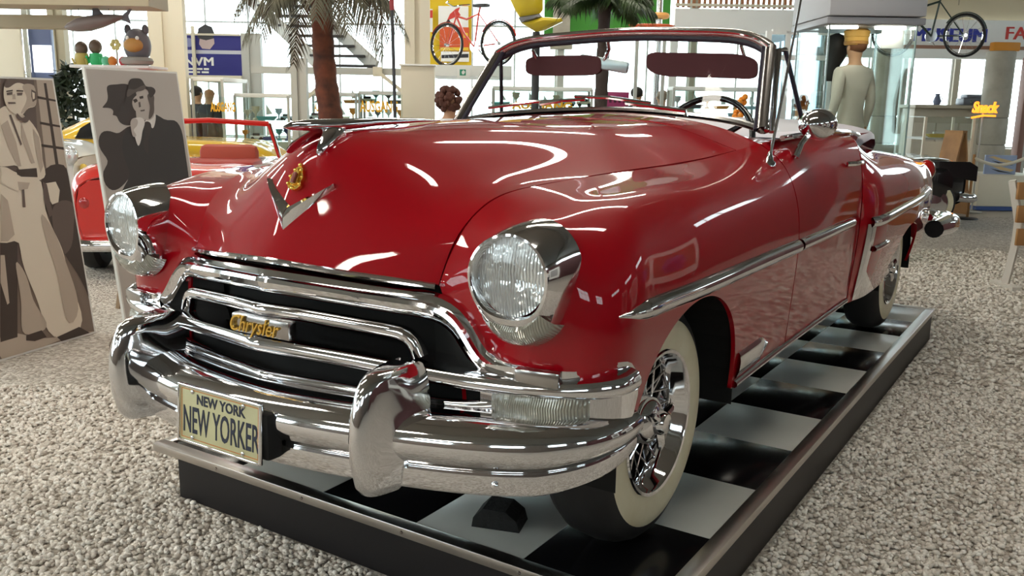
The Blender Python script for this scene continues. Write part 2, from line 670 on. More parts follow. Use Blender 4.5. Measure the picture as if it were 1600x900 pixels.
# dark inner body: wheel housings, floor, and bay boxes added to block light leaks
mb = MB()
mb.box((0, 2.0, .33), (1.40, 4.6, .06))
mb.box((0, -.44, .70), (1.0, .02, .36))
mb.box((0, -.3, .52), (1.06, .40, .30))
mb.box((0, .95, .75), (1.50, .03, .60))
mb.box((0, .25, .98), (.9, 1.2, .03))
mb.box((0, 2.2, .36), (1.60, .9, .04))
cp(mb, 'underbody_light_block', BLACK, smooth=False)
for y0, half in ((0.02, .66), (3.19, .66)):
    for s in (-1, 1):
        mb = MB()
        pts = [(y0 + .44 * math.cos(a), .36 + .43 * math.sin(a)) for a in np.linspace(0, math.pi, 24)]
        pts = [(y0 + .44, .30)] + pts + [(y0 - .44, .30)]
        if y0 < 1:
            pts = [(max(y, -.38), min(z, .755)) for y, z in pts]
        else:
            pts = [(y, min(z, .66)) for y, z in pts]
        mb.grid([[(s * .55, y, z), (s * .845, y, z)] for y, z in pts])
        mb.add([(s * .55, y, z) for y, z in pts], [tuple(range(len(pts)))])
        cp(mb, 'wheel_housing', BLACK, smooth=False)

# ---------------------------------------------------------------- wheels
SPOKE = MB()
wt = {}


def make_wheel(x, y, s, mesh={}):
    w = bpy.data.objects.new('wheel', None)
    COL.objects.link(w)
    w.parent = car
    w.location = (x, y, .363)
    w.rotation_euler = (0, 0, 0 if s > 0 else math.pi)
    if not mesh:
        t = MB().lathe([(.205, -.095), (.235, -.105), (.29, -.105), (.335, -.09), (.355, -.06), (.362, 0), (.358, .04), (.345, .068), (.325, .088), (.300, .097)], 72, 'X')
        t2 = t.build('tyre', RUBBER, w)
        ww = MB().lathe([(.3005, .0968), (.296, .1005), (.27, .1045), (.24, .1035), (.215, .097), (.205, .09)], 72, 'X').build('whitewall', CREAM, w)
        rim = MB().lathe([(.213, .094), (.216, .099), (.212, .104), (.203, .102), (.196, .092), (.190, .066), (.184, .058), (.181, .03), (.176, .0), (.168, -.03), (.166, -.07)], 64, 'X').build('rim', CHROME, w)
        back = MB().lathe([(.2, -.07), (.1, -.06), (0.001, -.06)], 40, 'X').build('brake_drum', mat('brake_dark', (.02, .02, .02), rough=.5), w)
        hub = MB().lathe([(.075, -.03), (.078, .02), (.07, .05), (.066, .056), (.07, .062), (.066, .075), (.05, .088), (.036, .094), (.034, .112), (.028, .122), (.0005, .126)], 40, 'X').build('hub_cap', CHROME, w)
        ears = []
        for k in range(3):
            kn = MB()
            a = k * 2 * math.pi / 3 + .5
            kn.tube([(.100, .03 * math.cos(a), .03 * math.sin(a)), (.106, .060 * math.cos(a), .060 * math.sin(a)), (.104, .078 * math.cos(a), .078 * math.sin(a))], [.016, .013, .008], n=8)
            ears.append(kn.build('knock_off_ear', CHROME, w))
        sp = MB().tube([(0, 0, 0), (1, 0, 0)], .0032, n=6)
        mesh['all'] = [t2, ww, rim, back, hub] + ears
        first = None
        for k in range(40):
            a = k * 2 * math.pi / 40
            out = k % 2
            tw = .35 * (1 if (k // 2) % 2 else -1)
            A = Vector((.04 if out else -.01, .07 * math.cos(a), .07 * math.sin(a)))
            B = Vector((.02 if out else .045, .18 * math.cos(a + tw), .18 * math.sin(a + tw)))
            if first is None:
                first = sp.build('spoke', CHROME, w)
                o = first
            else:
                o = first.copy()
                COL.objects.link(o)
                o.parent = w
            d = B - A
            o.rotation_mode = 'QUATERNION'
            o.rotation_quaternion = d.to_track_quat('X', 'Z')
            o.location = A
            o.scale = (d.length, 1, 1)
            mesh['all'].append(o)
    else:
        for c in mesh['all']:
            o = c.copy()
            COL.objects.link(o)
            o.parent = w
    return w


make_wheel(.695, 0, 1)
make_wheel(.725, 3.188, 1)
make_wheel(-.695, 0, -1)
make_wheel(-.725, 3.188, -1)

# ---------------------------------------------------------------- grille


def sweep(mb, path, prof, scale=None, outward=None):
    """profile (n, z) swept along a plan path of (x, y, z); n points outwards (to the left of travel turned out)"""
    path = [Vector(p) for p in path]
    rows = []
    for i, p in enumerate(path):
        a, b = path[max(i - 1, 0)], path[min(i + 1, len(path) - 1)]
        t = b - a
        t.z = 0
        t.normalize()
        n = Vector((t.y, -t.x, 0))
        k = scale[i] if scale else (1, 1)
        rows.append([p + n * (q[0] * k[0]) + Vector((0, 0, q[1] * k[1])) for q in prof])
    mb.grid(rows)
    return mb


def both(pts):
    """a path given from the centre to the left end -> whole path from the right end to the left"""
    return mirrored(pts[1:])[::-1] + list(pts)


def oval(w, h, n=14, p=2.4):
    out = []
    for k in range(n + 1):
        a = 2 * math.pi * k / n
        c, s = math.cos(a), math.sin(a)
        out.append((w * math.copysign(abs(c) ** (2 / p), c), h * math.copysign(abs(s) ** (2 / p), s)))
    return out


# dark cavity and radiator behind the bars
mb = MB()
mb.grid([[(x, -.50 - .10 * (1 - abs(x) / .55), z) for z in (.44, .80)] for x in np.linspace(-.56, .56, 9)])
for s in (-1, 1):
    mb.add([(s * .40, -.52, .45), (s * .40, -.55, .785), (s * .47, -.612, .775), (s * .52, -.612, .735), (s * .575, -.612, .66), (s * .60, -.612, .64), (s * .60, -.60, .46)], [(0, 1, 2, 3, 4, 5, 6)])
cp(mb, 'grille_cavity', BLACK)
lip = both([(0, -.718, .848), (.115, -.704, .843), (.235, -.680, .835), (.35, -.645, .827), (.45, -.602, .817)])
cp(MB().tube(lip, .009, n=8, flat=.9), 'hood_lip_trim', CHROME)
top_half = spline([(0, -.738, .799), (.13, -.712, .793), (.26, -.684, .786), (.38, -.652, .778), (.452, -.629, .770), (.505, -.615, .748), (.541, -.611, .713), (.572, -.611, .675), (.613, -.608, .645), (.68, -.602, .633), (.73, -.594, .631)], 34)
mb = MB()
full = both(top_half)
rows = []
wprev = None
for i, p in enumerate(full):
    a, b = Vector(full[max(i - 1, 0)]), Vector(full[min(i + 1, len(full) - 1)])
    t = (b - a).normalized()
    fwd = Vector((0, -1, 0))
    fwd = (fwd - t * fwd.dot(t)).normalized()
    w = t.cross(fwd)
    if (w.z < 0) if wprev is None else (w.dot(wprev) < 0):
        w = -w
    wprev = w
    k = .031 if abs(p[0]) < .5 else .031 - .006 * min(1, (abs(p[0]) - .5) / .12)
    rows.append([Vector(p) + w * (q[1] * k / .034) + fwd * q[0] for q in ((-.03, -.030), (0, -.034), (.008, -.027), (.012, -.012), (.016, .0), (.012, .010), (.0, .014), (-.002, .018), (-.01, .030), (-.03, .034))])
mb.grid(rows)
cp(mb, 'grille_surround', CHROME)

mid = spline([(0, -.748, .727), (.15, -.716, .722), (.28, -.686, .714), (.36, -.666, .708), (.405, -.652, .697), (.425, -.646, .675), (.436, -.644, .648)], 20)
mb = MB()
rows = []
fm = both(mid)
for i, p in enumerate(fm):
    a, b = Vector(fm[max(i - 1, 0)]), Vector(fm[min(i + 1, len(fm) - 1)])
    t = (b - a).normalized()
    fwd = Vector((0, -1, 0))
    fwd = (fwd - t * fwd.dot(t)).normalized()
    w = t.cross(fwd)
    rows.append([Vector(p) + w * q[1] + fwd * q[0] for q in oval(.022, .017, 12)])
mb.grid(rows)
cp(mb, 'grille_middle_bar', CHROME)

low = spline([(0, -.776, .641), (.2, -.735, .634), (.42, -.688, .622), (.6, -.648, .613), (.75, -.602, .611), (.86, -.545, .616), (.905, -.49, .622), (.912, -.44, .626)], 40)
fl = both(low)
sc = [(1, 1) if abs(p[0]) < .8 else (1, 1 + .25 * (abs(p[0]) - .8) / .11) for p in fl]
mb = MB()
sweep(mb, fl, [(-.05, .020), (-.01, .022), (.008, .018), (.017, .006), (.018, -.004), (.012, -.015), (.0, -.020), (-.05, -.022)], sc)
cp(mb, 'grille_lower_bar', CHROME)
# shelf between the cavity and the lower bar, bright like the bars
mb = MB()
mb.grid([[(x * .62, -.775 + .175 * abs(x), .660 - .035 * abs(x)), (x * .60, -.63 + .07 * abs(x), .672 - .035 * abs(x))] for x in np.linspace(-1, 1, 21)])
cp(mb, 'grille_shelf', CHROME)

# lower pan: dark slot, thin chrome bar, red valance
thin = both(spline([(0, -.742, .545), (.25, -.70, .543), (.45, -.655, .540), (.60, -.612, .548), (.66, -.595, .565)], 22))
mb = MB()
sweep(mb, thin, oval(.016, .016, 12))
cp(mb, 'grille_thin_bar', CHROME)
val = both(spline([(0, -.735, 0), (.25, -.692, 0), (.45, -.645, 0), (.65, -.58, 0), (.82, -.50, 0)], 22))
mb = MB()
sweep(mb, val, [(-.04, .532), (-.01, .522), (.014, .50), (.02, .46), (0, .42), (-.04, .40)])
cp(mb, 'front_valance', RED)
mb = MB()
sweep(mb, both(spline([(0, -.715, 0), (.3, -.66, 0), (.6, -.58, 0)], 14)), [(0, .63), (-.03, .60), (-.03, .50)])
cp(mb, 'lower_slot', BLACK)

# script badge on the bar
mb = MB().rbox((.018, -.762, .687), (.205, .03, .050), .006, Matrix.Rotation(.03, 3, 'Z'))
bad = cp(mb, 'badge_plate', DULL)
t = text('badge_script', 'Chrysler', GOLD, .062, bad, (-.002, -.7815, .686), (math.pi / 2, 0, .03), ext=.003, sx=.80, shear=.4)
t['label'] = 'gold script lettering'

# parking lamp housings at the fender corners
lens_m = mat('ribbed_lens', (.38, .37, .31), rough=.12, metal=.35, coat=1, spec=.8)
nt = lens_m.node_tree
wv = nt.nodes.new('ShaderNodeTexWave')
wv.inputs['Scale'].default_value = 60
tcn = nt.nodes.new('ShaderNodeTexCoord')
bpn = nt.nodes.new('ShaderNodeBump')
bpn.inputs['Strength'].default_value = .6
bpn.inputs['Distance'].default_value = .004
nt.links.new(tcn.outputs['Object'], wv.inputs['Vector'])
nt.links.new(wv.outputs['Fac'], bpn.inputs['Height'])
nt.links.new(bpn.outputs['Normal'], nt.nodes['Principled BSDF'].inputs['Normal'])
for s in (-1, 1):
    W = spline([(.60, -.612, 0), (.70, -.592, 0), (.80, -.553, 0), (.86, -.50, 0), (.893, -.44, 0), (.90, -.38, 0)], 22)
    mb = MB()
    rows = []
    for i, p in enumerate(W):
        k = i / (len(W) - 1)
        top = .655 if k < .55 else .655 + .015 * math.sin((k - .55) / .45 * math.pi)
        e = 1 if k < .86 else math.sqrt(max(0, 1 - ((k - .86) / .14) ** 2))
        zc = .585
        rows.append([(s * p[0], p[1] - .012, zc + (z - zc) * max(e, .15)) for z in (top, .63, .59, .55, .512)])
    mb.grid(rows)
    cp(mb, 'corner_plate', CHROME)
    L = spline([(.635, -.625, 0), (.72, -.607, 0), (.80, -.572, 0), (.845, -.53, 0)], 14)
    mb = MB()
    rows = []
    for i, p in enumerate(L):
        k = i / 13
        e = math.sqrt(max(.02, 1 - abs(2 * k - 1) ** 5))
        rows.append([(s * p[0], p[1] - d * e, .567 + z * (.55 + .45 * e)) for d, z in ((0, .032), (.018, .028), (.028, .005), (.024, -.02), (0, -.036))])
    mb.grid(rows)
    cp(mb, 'parking_lamp', lens_m)
    mb = MB()
    mb.rbox((s * .745, -.602, .640), (.11, .03, .040), .008, Matrix.Rotation(s * .2, 3, 'Z'))
    cp(mb, 'surround_end_cap', DULL)

# ---------------------------------------------------------------- headlamps
glass_lens = mat('headlamp_glass', (.80, .84, .84), rough=.05, metal=.55, coat=1)
nt = glass_lens.node_tree
wv = nt.nodes.new('ShaderNodeTexWave')
wv.inputs['Scale'].default_value = 42
wv.inputs['Distortion'].default_value = 3.0
wv.inputs['Detail'].default_value = 2
tcn = nt.nodes.new('ShaderNodeTexCoord')
bpn = nt.nodes.new('ShaderNodeBump')
bpn.inputs['Strength'].default_value = .9
bpn.inputs['Distance'].default_value = .006
nt.links.new(tcn.outputs['Object'], wv.inputs['Vector'])
nt.links.new(wv.outputs['Fac'], bpn.inputs['Height'])
nt.links.new(bpn.outputs['Normal'], nt.nodes['Principled BSDF'].inputs['Normal'])
for s in (-1, 1):
    hx, hy, hz = .700, -.628, .876
    N = 48
    rows = []

    def ring(rx, rt, rb, y, cz=0.0, back=0.0):
        out = []
        for k in range(N):
            a = 2 * math.pi * k / N
            c, q = math.cos(a), math.sin(a)
            r_z = rt if q > 0 else rb
            x = rx * c
            yy = y + back * (max(0, c) ** 1.6) + (back * .7) * max(0, q) ** 2 - .02 * max(0, -c)
            ss = min(1, max(0, (-q - .1) / .8))
            x = rx * math.copysign(abs(c) ** (1 - .22 * ss * ss * (3 - 2 * ss)), c)
            out.append((s * (hx + x), yy, hz + cz + r_z * q))
        return out
    rows.append(ring(.104, .119, .172, -.540, 0, .03))
    rows.append(ring(.104, .118, .172, -.575, 0, .03))
    rows.append(ring(.103, .113, .165, -.615, 0, .02))
    rows.append(ring(.102, .104, .130, -.645, 0, .006))
    rows.append(ring(.099, .098, .104, -.660))
    rows.append(ring(.093, .093, .095, -.661))
    rows.append(ring(.088, .088, .088, -.652))
    rows.append(ring(.086, .086, .086, -.630))
    mb = MB().grid(rows, closed_v=True)
    hl = cp(mb, 'headlamp_bezel', CHROME)
    mb = MB()
    R_ = .0895
    P = []
    for i in range(9):
        r = R_ * i / 8
        P.append([(s * hx + r * math.cos(2 * math.pi * k / 40), -.652 - .014 * (1 - (i / 8) ** 2), hz + r * math.sin(2 * math.pi * k / 40)) for k in range(40)])
    mb.grid(P, closed_v=True)
    mb.build('headlamp_lens', glass_lens, hl)
    # clear lamp under the main lens
    mb = MB()
    rows = []
    for i in range(15):
        a = math.pi * (1.21 + .58 * i / 14)
        e = math.sin(math.pi * (i + .6) / 15.2) ** .4
        c, q = math.cos(a), math.sin(a)
        row = []
        for rr, d in ((.112, .0), (.122, .016 * e), (.140, .020 * e), (.158, .012 * e), (.170, -.02)):
            row.append((s * (hx + rr * c * .80), -.662 + .7 * (rr - .104) - d, hz + rr * q))
        rows.append(row)
    mb.grid(rows)
    mb.build('lower_lamp_lens', lens_m, hl)

# ---------------------------------------------------------------- front bumper
bumper = bpy.data.objects.new('front_bumper', None)
COL.objects.link(bumper)
bumper.parent = car
BP = spline([(0, -.862, 0), (.2, -.846, 0), (.45, -.795, 0), (.65, -.728, 0), (.78, -.650, 0), (.865, -.54, 0), (.892, -.44, 0), (.895, -.38, 0)], 44)
fb = both(BP)
prof = [(-.02, .374), (0.0, .376), (.003, .381), (.003, .424), (-.006, .429), (-.004, .435), (.010, .445), (.022, .460), (.029, .478), (.028, .498), (.019, .518), (.0, .535), (-.03, .546), (-.07, .549), (-.11, .544), (-.12, .53)]
rows = []
for i, p in enumerate(fb):
    a, b = Vector(fb[max(i - 1, 0)]), Vector(fb[min(i + 1, len(fb) - 1)])
    t = (b - a).normalized()
    n = Vector((t.y, -t.x, 0))
    e = max(0, (abs(p[0]) - .72) / .225)
    L = [Vector(q) for q in BP]
    # distance from the tip along the path decides the taper
    j = abs(i - (len(BP) - 1))
    w = max(0, (j - 30) / 13)
    kz = 1 - .42 * w ** 1.5
    kn = 1 - .35 * w ** 2
    zc = .465 + .02 * w
    rows.append([Vector(p) + n * (q[0] * kn) + Vector((0, 0, zc + (q[1] - .465) * kz)) for q in prof])
mb = MB().grid(rows)
for e in (0, -1):
    mb.add(rows[e], [tuple(range(len(prof)))])
cp(mb, 'bumper_bar', CHROME, bumper, angle=55)
for s in (-1, 1):
    rows = []
    for z, yf, hw, yb in ((.366, -.835, .026, -.80), (.369, -.862, .032, -.79), (.39, -.880, .036, -.77), (.45, -.897, .037, -.75), (.51, -.902, .036, -.72), (.56, -.897, .036, -.70), (.61, -.880, .035, -.69), (.635, -.864, .035, -.69), (.650, -.84, .033, -.69), (.656, -.80, .030, -.70), (.656, -.76, .026, -.72)):
        row = []
        for k in range(17):
            a = math.pi * k / 16
            c, q = math.cos(a), math.sin(a)
            row.append((s * .446 + hw * math.copysign(abs(c) ** .7, c) + math.copysign(1, c) * .034 * (1 - q) ** 2.5 * max(0, 1 - ((z - .50) / .15) ** 2) if abs(c) > 1e-6 else s * .446, yb + (yf - yb) * abs(q) ** .75, z))
        rows.append(row)
    mb = MB().grid(rows)
    mb.add(rows[-1], [tuple(range(17))])
    mb.add(rows[0], [tuple(range(17))])
    # flare where the guard meets the bar
    cp(mb, 'bumper_guard', CHROME, bumper, angle=60)
    cp(MB().sphere((s * .70, -.708, .402), .011, 12, 8, (1, .6, 1)), 'bumper_bolt', CHROME, bumper)
    mb = MB().bar((s * .42, -.75, .45), (s * .42, -.35, .42), .05, .08)
    cp(mb, 'bumper_bracket', BLACK, bumper, smooth=False)

# licence plate
plate = bpy.data.objects.new('licence_plate', None)
COL.objects.link(plate)
plate.parent = car
plate.location = (0, -.900, .463)
plate.rotation_euler = (math.radians(-4), 0, 0)
pm = mat('plate_cream', (.62, .60, .36), rough=.45, noise=(14, (.55, .52, .30)))
MB().rbox((0, 0, 0), (.300, .004, .142), .002).build('plate_sheet', pm, plate)
mb = MB()
for x in (-.152, .152):
    mb.rbox((x, -.002, 0), (.008, .012, .154), .003)
for z in (-.073, .073):
    mb.rbox((0, -.002, z), (.312, .012, .008), .003)
mb.build('plate_frame', CHROME, plate)
ink = mat('plate_ink', (.02, .025, .05), rough=.5)
orange = mat('plate_orange', (.60, .25, .08), rough=.5)
mb = MB()
for x in (-.143, .143):
    mb.box((x, -.0022, 0), (.0025, .001, .13))
for z in (-.064, .064):
    mb.box((0, -.0022, z), (.286, .001, .0025))
mb.build('plate_border', orange, plate, smooth=False)
text('plate_lettering', 'NEW YORK', ink, .036, plate, (.005, -.0025, .042), sx=.95, ext=.0005, bold=.001)
text('plate_lettering', 'NEW YORKER', ink, .098, plate, (.004, -.0025, -.018), sx=.455, ext=.0005, bold=.0012)
for x in (-.10, .09):
    for z in (.060, -.060):
        MB().sphere((x, -.004, z), .006, 10, 6, (1, .5, 1)).build('plate_bolt', CHROME, plate)
mb = MB().rbox((0, -.872, .455), (.34, .05, .12), .01)
cp(mb, 'plate_bracket', BLACK)

# ---------------------------------------------------------------- hood emblem, crest and ornament


def hood_at(x, z):
    P, N = locate(HOOD, [0, 2], [(x, z)], u1=.6)
    return Vector(P[0]), Vector(N[0])


mb = MB()
for s in (-1, 1):
    rows = []
    for k in range(9):
        t = k / 8
        x = s * (.001 + .117 * t)
        zc = .955 + .083 * t
        hw = .0235 * (1 - t) + .004 * t
        E_ = ((-1.35, .0), (-.9, .008), (0, .016), (.9, .008), (1.2, 0))
        P, N = locate(HOOD, [0, 2], [(x, zc + e * hw) for e, d in E_], u1=.6)
        rows.append([Vector(P[i]) + Vector(N[i]) * E_[i][1] for i in range(5)])
    mb.grid(rows)
cp(mb, 'v_emblem', CHROME, angle=25)
p, n = hood_at(.004, 1.050)
mb = MB()
pts = [(0, -.034), (.014, -.030), (.024, -.02), (.019, -.008), (.024, .004), (.017, .014), (.013, .026), (.006, .032), (0, .043), (-.006, .032), (-.013, .026), (-.017, .014), (-.024, .004), (-.019, -.008), (-.024, -.02), (-.014, -.030)]
mb.prism([(x * 1.05, z) for x, z in pts], -.010)
mb.prism([(x * .62, z * .62) for x, z in pts], -.005, -.010)
for x, z in pts[::2]:
    mb.sphere((x * .85, -.011, z * .85), .005, 8, 6)
cr = cp(mb, 'hood_crest', GOLD, angle=30)
cr.location = p
cr.rotation_euler = (math.radians(-28), 0, 0)
mb = MB().rbox((0, -.018, -.002), (.012, .006, .03), .002)
mb.build('crest_shield', mat('crest_red', (.25, .05, .04), rough=.3), cr)

mb = MB()
mb.tube([(0, -.655, 1.186), (0, -.63, 1.188), (0, -.56, 1.190), (0, -.45, 1.190), (0, -.3, 1.197), (0, -.12, 1.200), (0, 0, 1.199)], [.003, .014, .021, .022, .016, .009, .003], n=12, flat=.75)
orn = cp(mb, 'hood_ornament', CHROME)
for s in (-1, 1):
    rows = []
    for t, cx, cy, cz, ch, th in ((0, .0, -.47, 1.182, .10, .012), (.3, .018, -.49, 1.176, .09, .011), (.6, .036, -.525, 1.158, .07, .010), (.85, .050, -.562, 1.138, .05, .010), (1, .056, -.582, 1.122, .03, .008)):
        row = []
        for k in range(12):
            a = 2 * math.pi * k / 12
            row.append((s * cx, cy + ch * .5 * math.cos(a), cz + th * math.sin(a)))
        rows.append(row)
    mb = MB().grid(rows, closed_v=True)
    mb.add(rows[-1], [tuple(range(12))])
    mb.build('ornament_wing', CHROME, orn)

# ---------------------------------------------------------------- side trim


def side_pts(surf, yz):
    return locate(surf, [1, 2], yz, v1=.8, keep=lambda P: P[:, 0] > .70)


def trim(name, surf, path, w, d, mir, taper0=0, taper1=0, m=CHROME):
    n = len(path)
    E_ = ((-1, -.004), (-.85, .5), (-.35, .95), (0, 1), (.35, .95), (.85, .5), (1, -.004))
    T, D = [], []
    for i, (y, z) in enumerate(path):
        k = 1.0
        if taper0 and i < taper0:
            k = max(.08, math.sin(math.pi / 2 * i / taper0))
        if taper1 and n - 1 - i < taper1:
            k = max(.08, math.sin(math.pi / 2 * (n - 1 - i) / taper1))
        for e, h in E_:
            T.append((y, z + e * w * k))
            D.append(d * h * k)
    key = (id(surf), tuple(T))
    if key not in wt:
        P, N = side_pts(surf, T)
        wt[key] = P + N * np.array(D)[:, None]
    Q = wt[key] * ([-1, 1, 1] if mir else [1, 1, 1])
    return cp(MB().grid(Q.reshape(n, 7, 3).tolist()), name, m)


for mir in (False, True):
    zz = lambda y: .776 - .018 * min(1, (y + .5) / 1.5)
    trim('side_spear', SIDE, [(y, zz(y)) for y in np.linspace(-.47, 1.012, 46)], .026, .024, mir, taper0=5)
    trim('side_spear', SIDE, [(y, zz(y)) for y in np.linspace(1.048, 1.98, 30)], .024, .022, mir, taper1=3)
    trim('quarter_trim', QTR, [(y, .735 + .02 * (y - 2.15)) for y in np.linspace(2.14, 3.9, 40)], .026, .022, mir, taper1=3)
    trim('quarter_trim', QTR, [(y, .60 + .02 * (y - 2.2)) for y in np.linspace(2.22, 2.55, 12)], .014, .018, mir, taper1=4)
    trim('sill_moulding', SIDE, [(y, .372) for y in np.linspace(.45, 2.03, 40)], .013, .014, mir)
    trim('sill_moulding', SIDE, [(y, .435) for y in np.linspace(.455, .80, 12)], .045, .012, mir, taper1=4)
    # chrome stone shield at the front of the rear fender
    T, D = [], []
    for z in np.linspace(.36, .73, 18):
        w = .085 + .30 * max(0, (.50 - z) / .14) ** 1.3
        for t in np.linspace(0, 1, 9):
            T.append((2.115 + w * t, z))
            D.append(.008 * math.sin(math.pi * min(1, .1 + t)) + .003)
    P, N = side_pts(QTR, T)
    rows = ((P + N * np.array(D)[:, None]) * ([-1, 1, 1] if mir else [1, 1, 1])).reshape(18, 9, 3).tolist()
    cp(MB().grid(rows), 'stone_shield', CHROME)
    s = -1 if mir else 1
    # door handle and belt strip
    mb = MB().tube([(s * .842, 1.80, 1.02), (s * .868, 1.82, 1.022), (s * .872, 1.90, 1.022), (s * .868, 1.97, 1.022), (s * .842, 1.985, 1.02)], .011, n=8)
    cp(mb, 'door_handle', CHROME)
    mb = MB().tube(spline([(s * .752, 1.12, 1.143), (s * .755, 1.5, 1.153), (s * .762, 2.1, 1.150), (s * .745, 2.4, 1.132)], 14), .011, n=8)
    cp(mb, 'belt_strip', CHROME)

# ---------------------------------------------------------------- windshield
WB = spline([(-.70, 1.045, 1.172), (-.60, 1.10, 1.195), (-.35, 1.18, 1.222), (0, 1.215, 1.236), (.35, 1.18, 1.222), (.60, 1.10, 1.195), (.70, 1.045, 1.172)], 31)
WT = spline([(-.635, 1.275, 1.485), (-.57, 1.295, 1.520), (-.33, 1.325, 1.553), (0, 1.338, 1.565), (.33, 1.325, 1.553), (.57, 1.295, 1.520), (.635, 1.275, 1.485)], 31)
wsh = bpy.data.objects.new('windshield', None)
COL.objects.link(wsh)
wsh.parent = car
MB().grid([[Vector(b).lerp(Vector(t), k) for k in (0, .5, 1)] for b, t in zip(WB, WT)]).build('windshield_glass', GLASS, wsh)
DK2 = mat('frame_dark', (.02, .015, .03), rough=.4)
MB().tube(WT, .022, n=10, flat=.9).build('header_rail', mat('header_bronze', (.60, .56, .53), rough=.2, metal=1), wsh)
MB().tube([(x, y - .022, z + .004) for x, y, z in WT], .008, n=8).build('header_moulding', CHROME, wsh)
MB().tube([(x * .985, y + .004, z - .026) for x, y, z in WT], .012, n=8).build('header_gasket', DK2, wsh)
MB().tube(WB, .014, n=8).build('base_moulding', DULL, wsh)
for s in (-1, 1):
    a, b = Vector(WB[-1 if s > 0 else 0]), Vector(WT[-1 if s > 0 else 0])
    MB().tube([a, a.lerp(b, .5), b], .024, n=10).build('windshield_post', DULL, wsh)
    off = Vector((-s * .024, -.006, 0))
    MB().tube([a + off, b + off], .010, n=8).build('post_gasket', DK2, wsh)
    off = Vector((s * .016, -.012, 0))
    MB().tube([a + off, b + off], .008, n=8).build('post_moulding', CHROME, wsh)
    # vent window
    vw = bpy.data.objects.new('vent_window', None)
    COL.objects.link(vw)
    vw.parent = car
    q = [Vector((s * .715, 1.10, 1.165)), Vector((s * .665, 1.285, 1.475)), Vector((s * .672, 1.345, 1.478)), Vector((s * .74, 1.46, 1.165))]
    MB().tube([q[0], q[1], q[2]], .011, n=8).build('vent_frame', CHROME, vw)
    MB().tube([q[2], q[3]], .009, n=8).build('vent_frame', DK2, vw)
    MB().add(q, [(0, 1, 2, 3)]).build('vent_glass', GLASS, vw)
for x0, x1 in ((-.36, .05), (.06, .42)):
    pass
for (A, B, C_) in (((-.30, 1.10, 1.236), (-.56, 1.085, 1.236), (-.10, 1.135, 1.278)), ((.38, 1.08, 1.218), (.20, 1.140, 1.266), (-.16, 1.155, 1.290))):
    wp = bpy.data.objects.new('wiper', None)
    COL.objects.link(wp)
    wp.parent = car
    MB().tube([A, (A[0], A[1], A[2] + .02), Vector(A).lerp(Vector(C_), .5) + Vector((0, -.02, .012))], .009, n=6).build('wiper_arm', CHROME, wp)
    MB().tube([B, Vector(B).lerp(Vector(C_), .5) + Vector((0, -.012, .008)), C_], .008, n=6).build('wiper_blade', CHROME, wp)
# visors, mirror
for x0, x1, z0, z1, zt in ((-.56, -.16, 1.385, 1.475, .0), (.06, .55, 1.375, 1.475, -.02)):
    pts = []
    mb = MB()
    n = 20
    cx, cz = (x0 + x1) / 2, (z0 + z1) / 2
    out = []
    for k in range(28):
        a = 2 * math.pi * k / 28
        c, q = math.cos(a), math.sin(a)
        out.append((cx + (x1 - x0) / 2 * math.copysign(abs(c) ** .35, c), cz + (z1 - z0) / 2 * math.copysign(abs(q) ** .55, q) + (zt * (c) if True else 0)))
    mb.prism(out, .02, 1.385)
    vis = cp(mb, 'sun_visor', MAROON, angle=50)
    MB().tube([(x1 - .06 if x0 > 0 else x0 + .06, 1.35, 1.50), (x1 - .06 if x0 > 0 else x0 + .06, 1.395, 1.46)], .008, n=6).build('visor_bracket', CHROME, vis)
mb = MB()
mb.rbox((-.155, 1.40, 1.437), (.25, .025, .052), .012, Matrix.Rotation(.16, 3, 'Y'))
mir_o = cp(mb, 'rear_view_mirror', mat('mirror_back', (.55, .62, .66), rough=.3, metal=.6))
MB().tube([(-.11, 1.345, 1.535), (-.12, 1.38, 1.50), (-.15, 1.395, 1.45)], .009, n=8).build('mirror_stalk', CHROME, mir_o)

# steering wheel, dash, seats, folded top
sw = bpy.data.objects.new('steering_wheel', None)
COL.objects.link(sw)
sw.parent = car
sw.location = (.285, 1.53, 1.105)
sw.rotation_euler = (math.radians(62), 0, 0)
SWB = mat('steering_black', (.01, .01, .012), rough=.25, coat=.6)
MB().tube([(.215 * math.cos(a), .215 * math.sin(a), 0) for a in np.linspace(0, 2 * math.pi, 40, endpoint=False)], .014, n=10, closed=True).build('steering_rim', SWB, sw)
for a in (math.radians(150), math.radians(30), math.radians(270)):
    MB().tube([(.03 * math.cos(a), .03 * math.sin(a), -.03), (.21 * math.cos(a), .21 * math.sin(a), 0)], [.016, .010], n=8).build('steering_spoke', SWB, sw)
MB().tube([(.13 * math.cos(a), .13 * math.sin(a), -.012) for a in np.linspace(math.radians(200), math.radians(340), 20)], .005, n=8).build('horn_ring', CHROME, sw)
MB().lathe([(.045, -.05), (.05, -.02), (.03, 0), (.001, .004)], 20).build('steering_hub', SWB, sw)
mb = MB()
DS = [[(x, 1.20 - .05 * abs(x), 1.16 - .10 * x * x), (x, 1.34, 1.165 - .10 * x * x), (x, 1.40, 1.13), (x, 1.40, .95), (x, 1.34, .80)] for x in np.linspace(-.70, .70, 15)]
mb.grid(DS)
cp(mb, 'dashboard', mat('dash_red', (.16, .01, .015), rough=.35, coat=.5))
SEAT = mat('seat_red', (.28, .03, .03), rough=.55)
for y, z in ((1.85, 1.0), (2.62, 1.02)):
    st = bpy.data.objects.new('bench_seat', None)
    COL.objects.link(st)
    st.parent = car
    MB().rbox((0, y - .26, .58), (1.30, .56, .20), .06).build('seat_cushion', SEAT, st)
    MB().rbox((0, y + .06, .82), (1.30, .18, .48), .06, Matrix.Rotation(math.radians(-10), 3, 'X')).build('seat_back', SEAT, st)
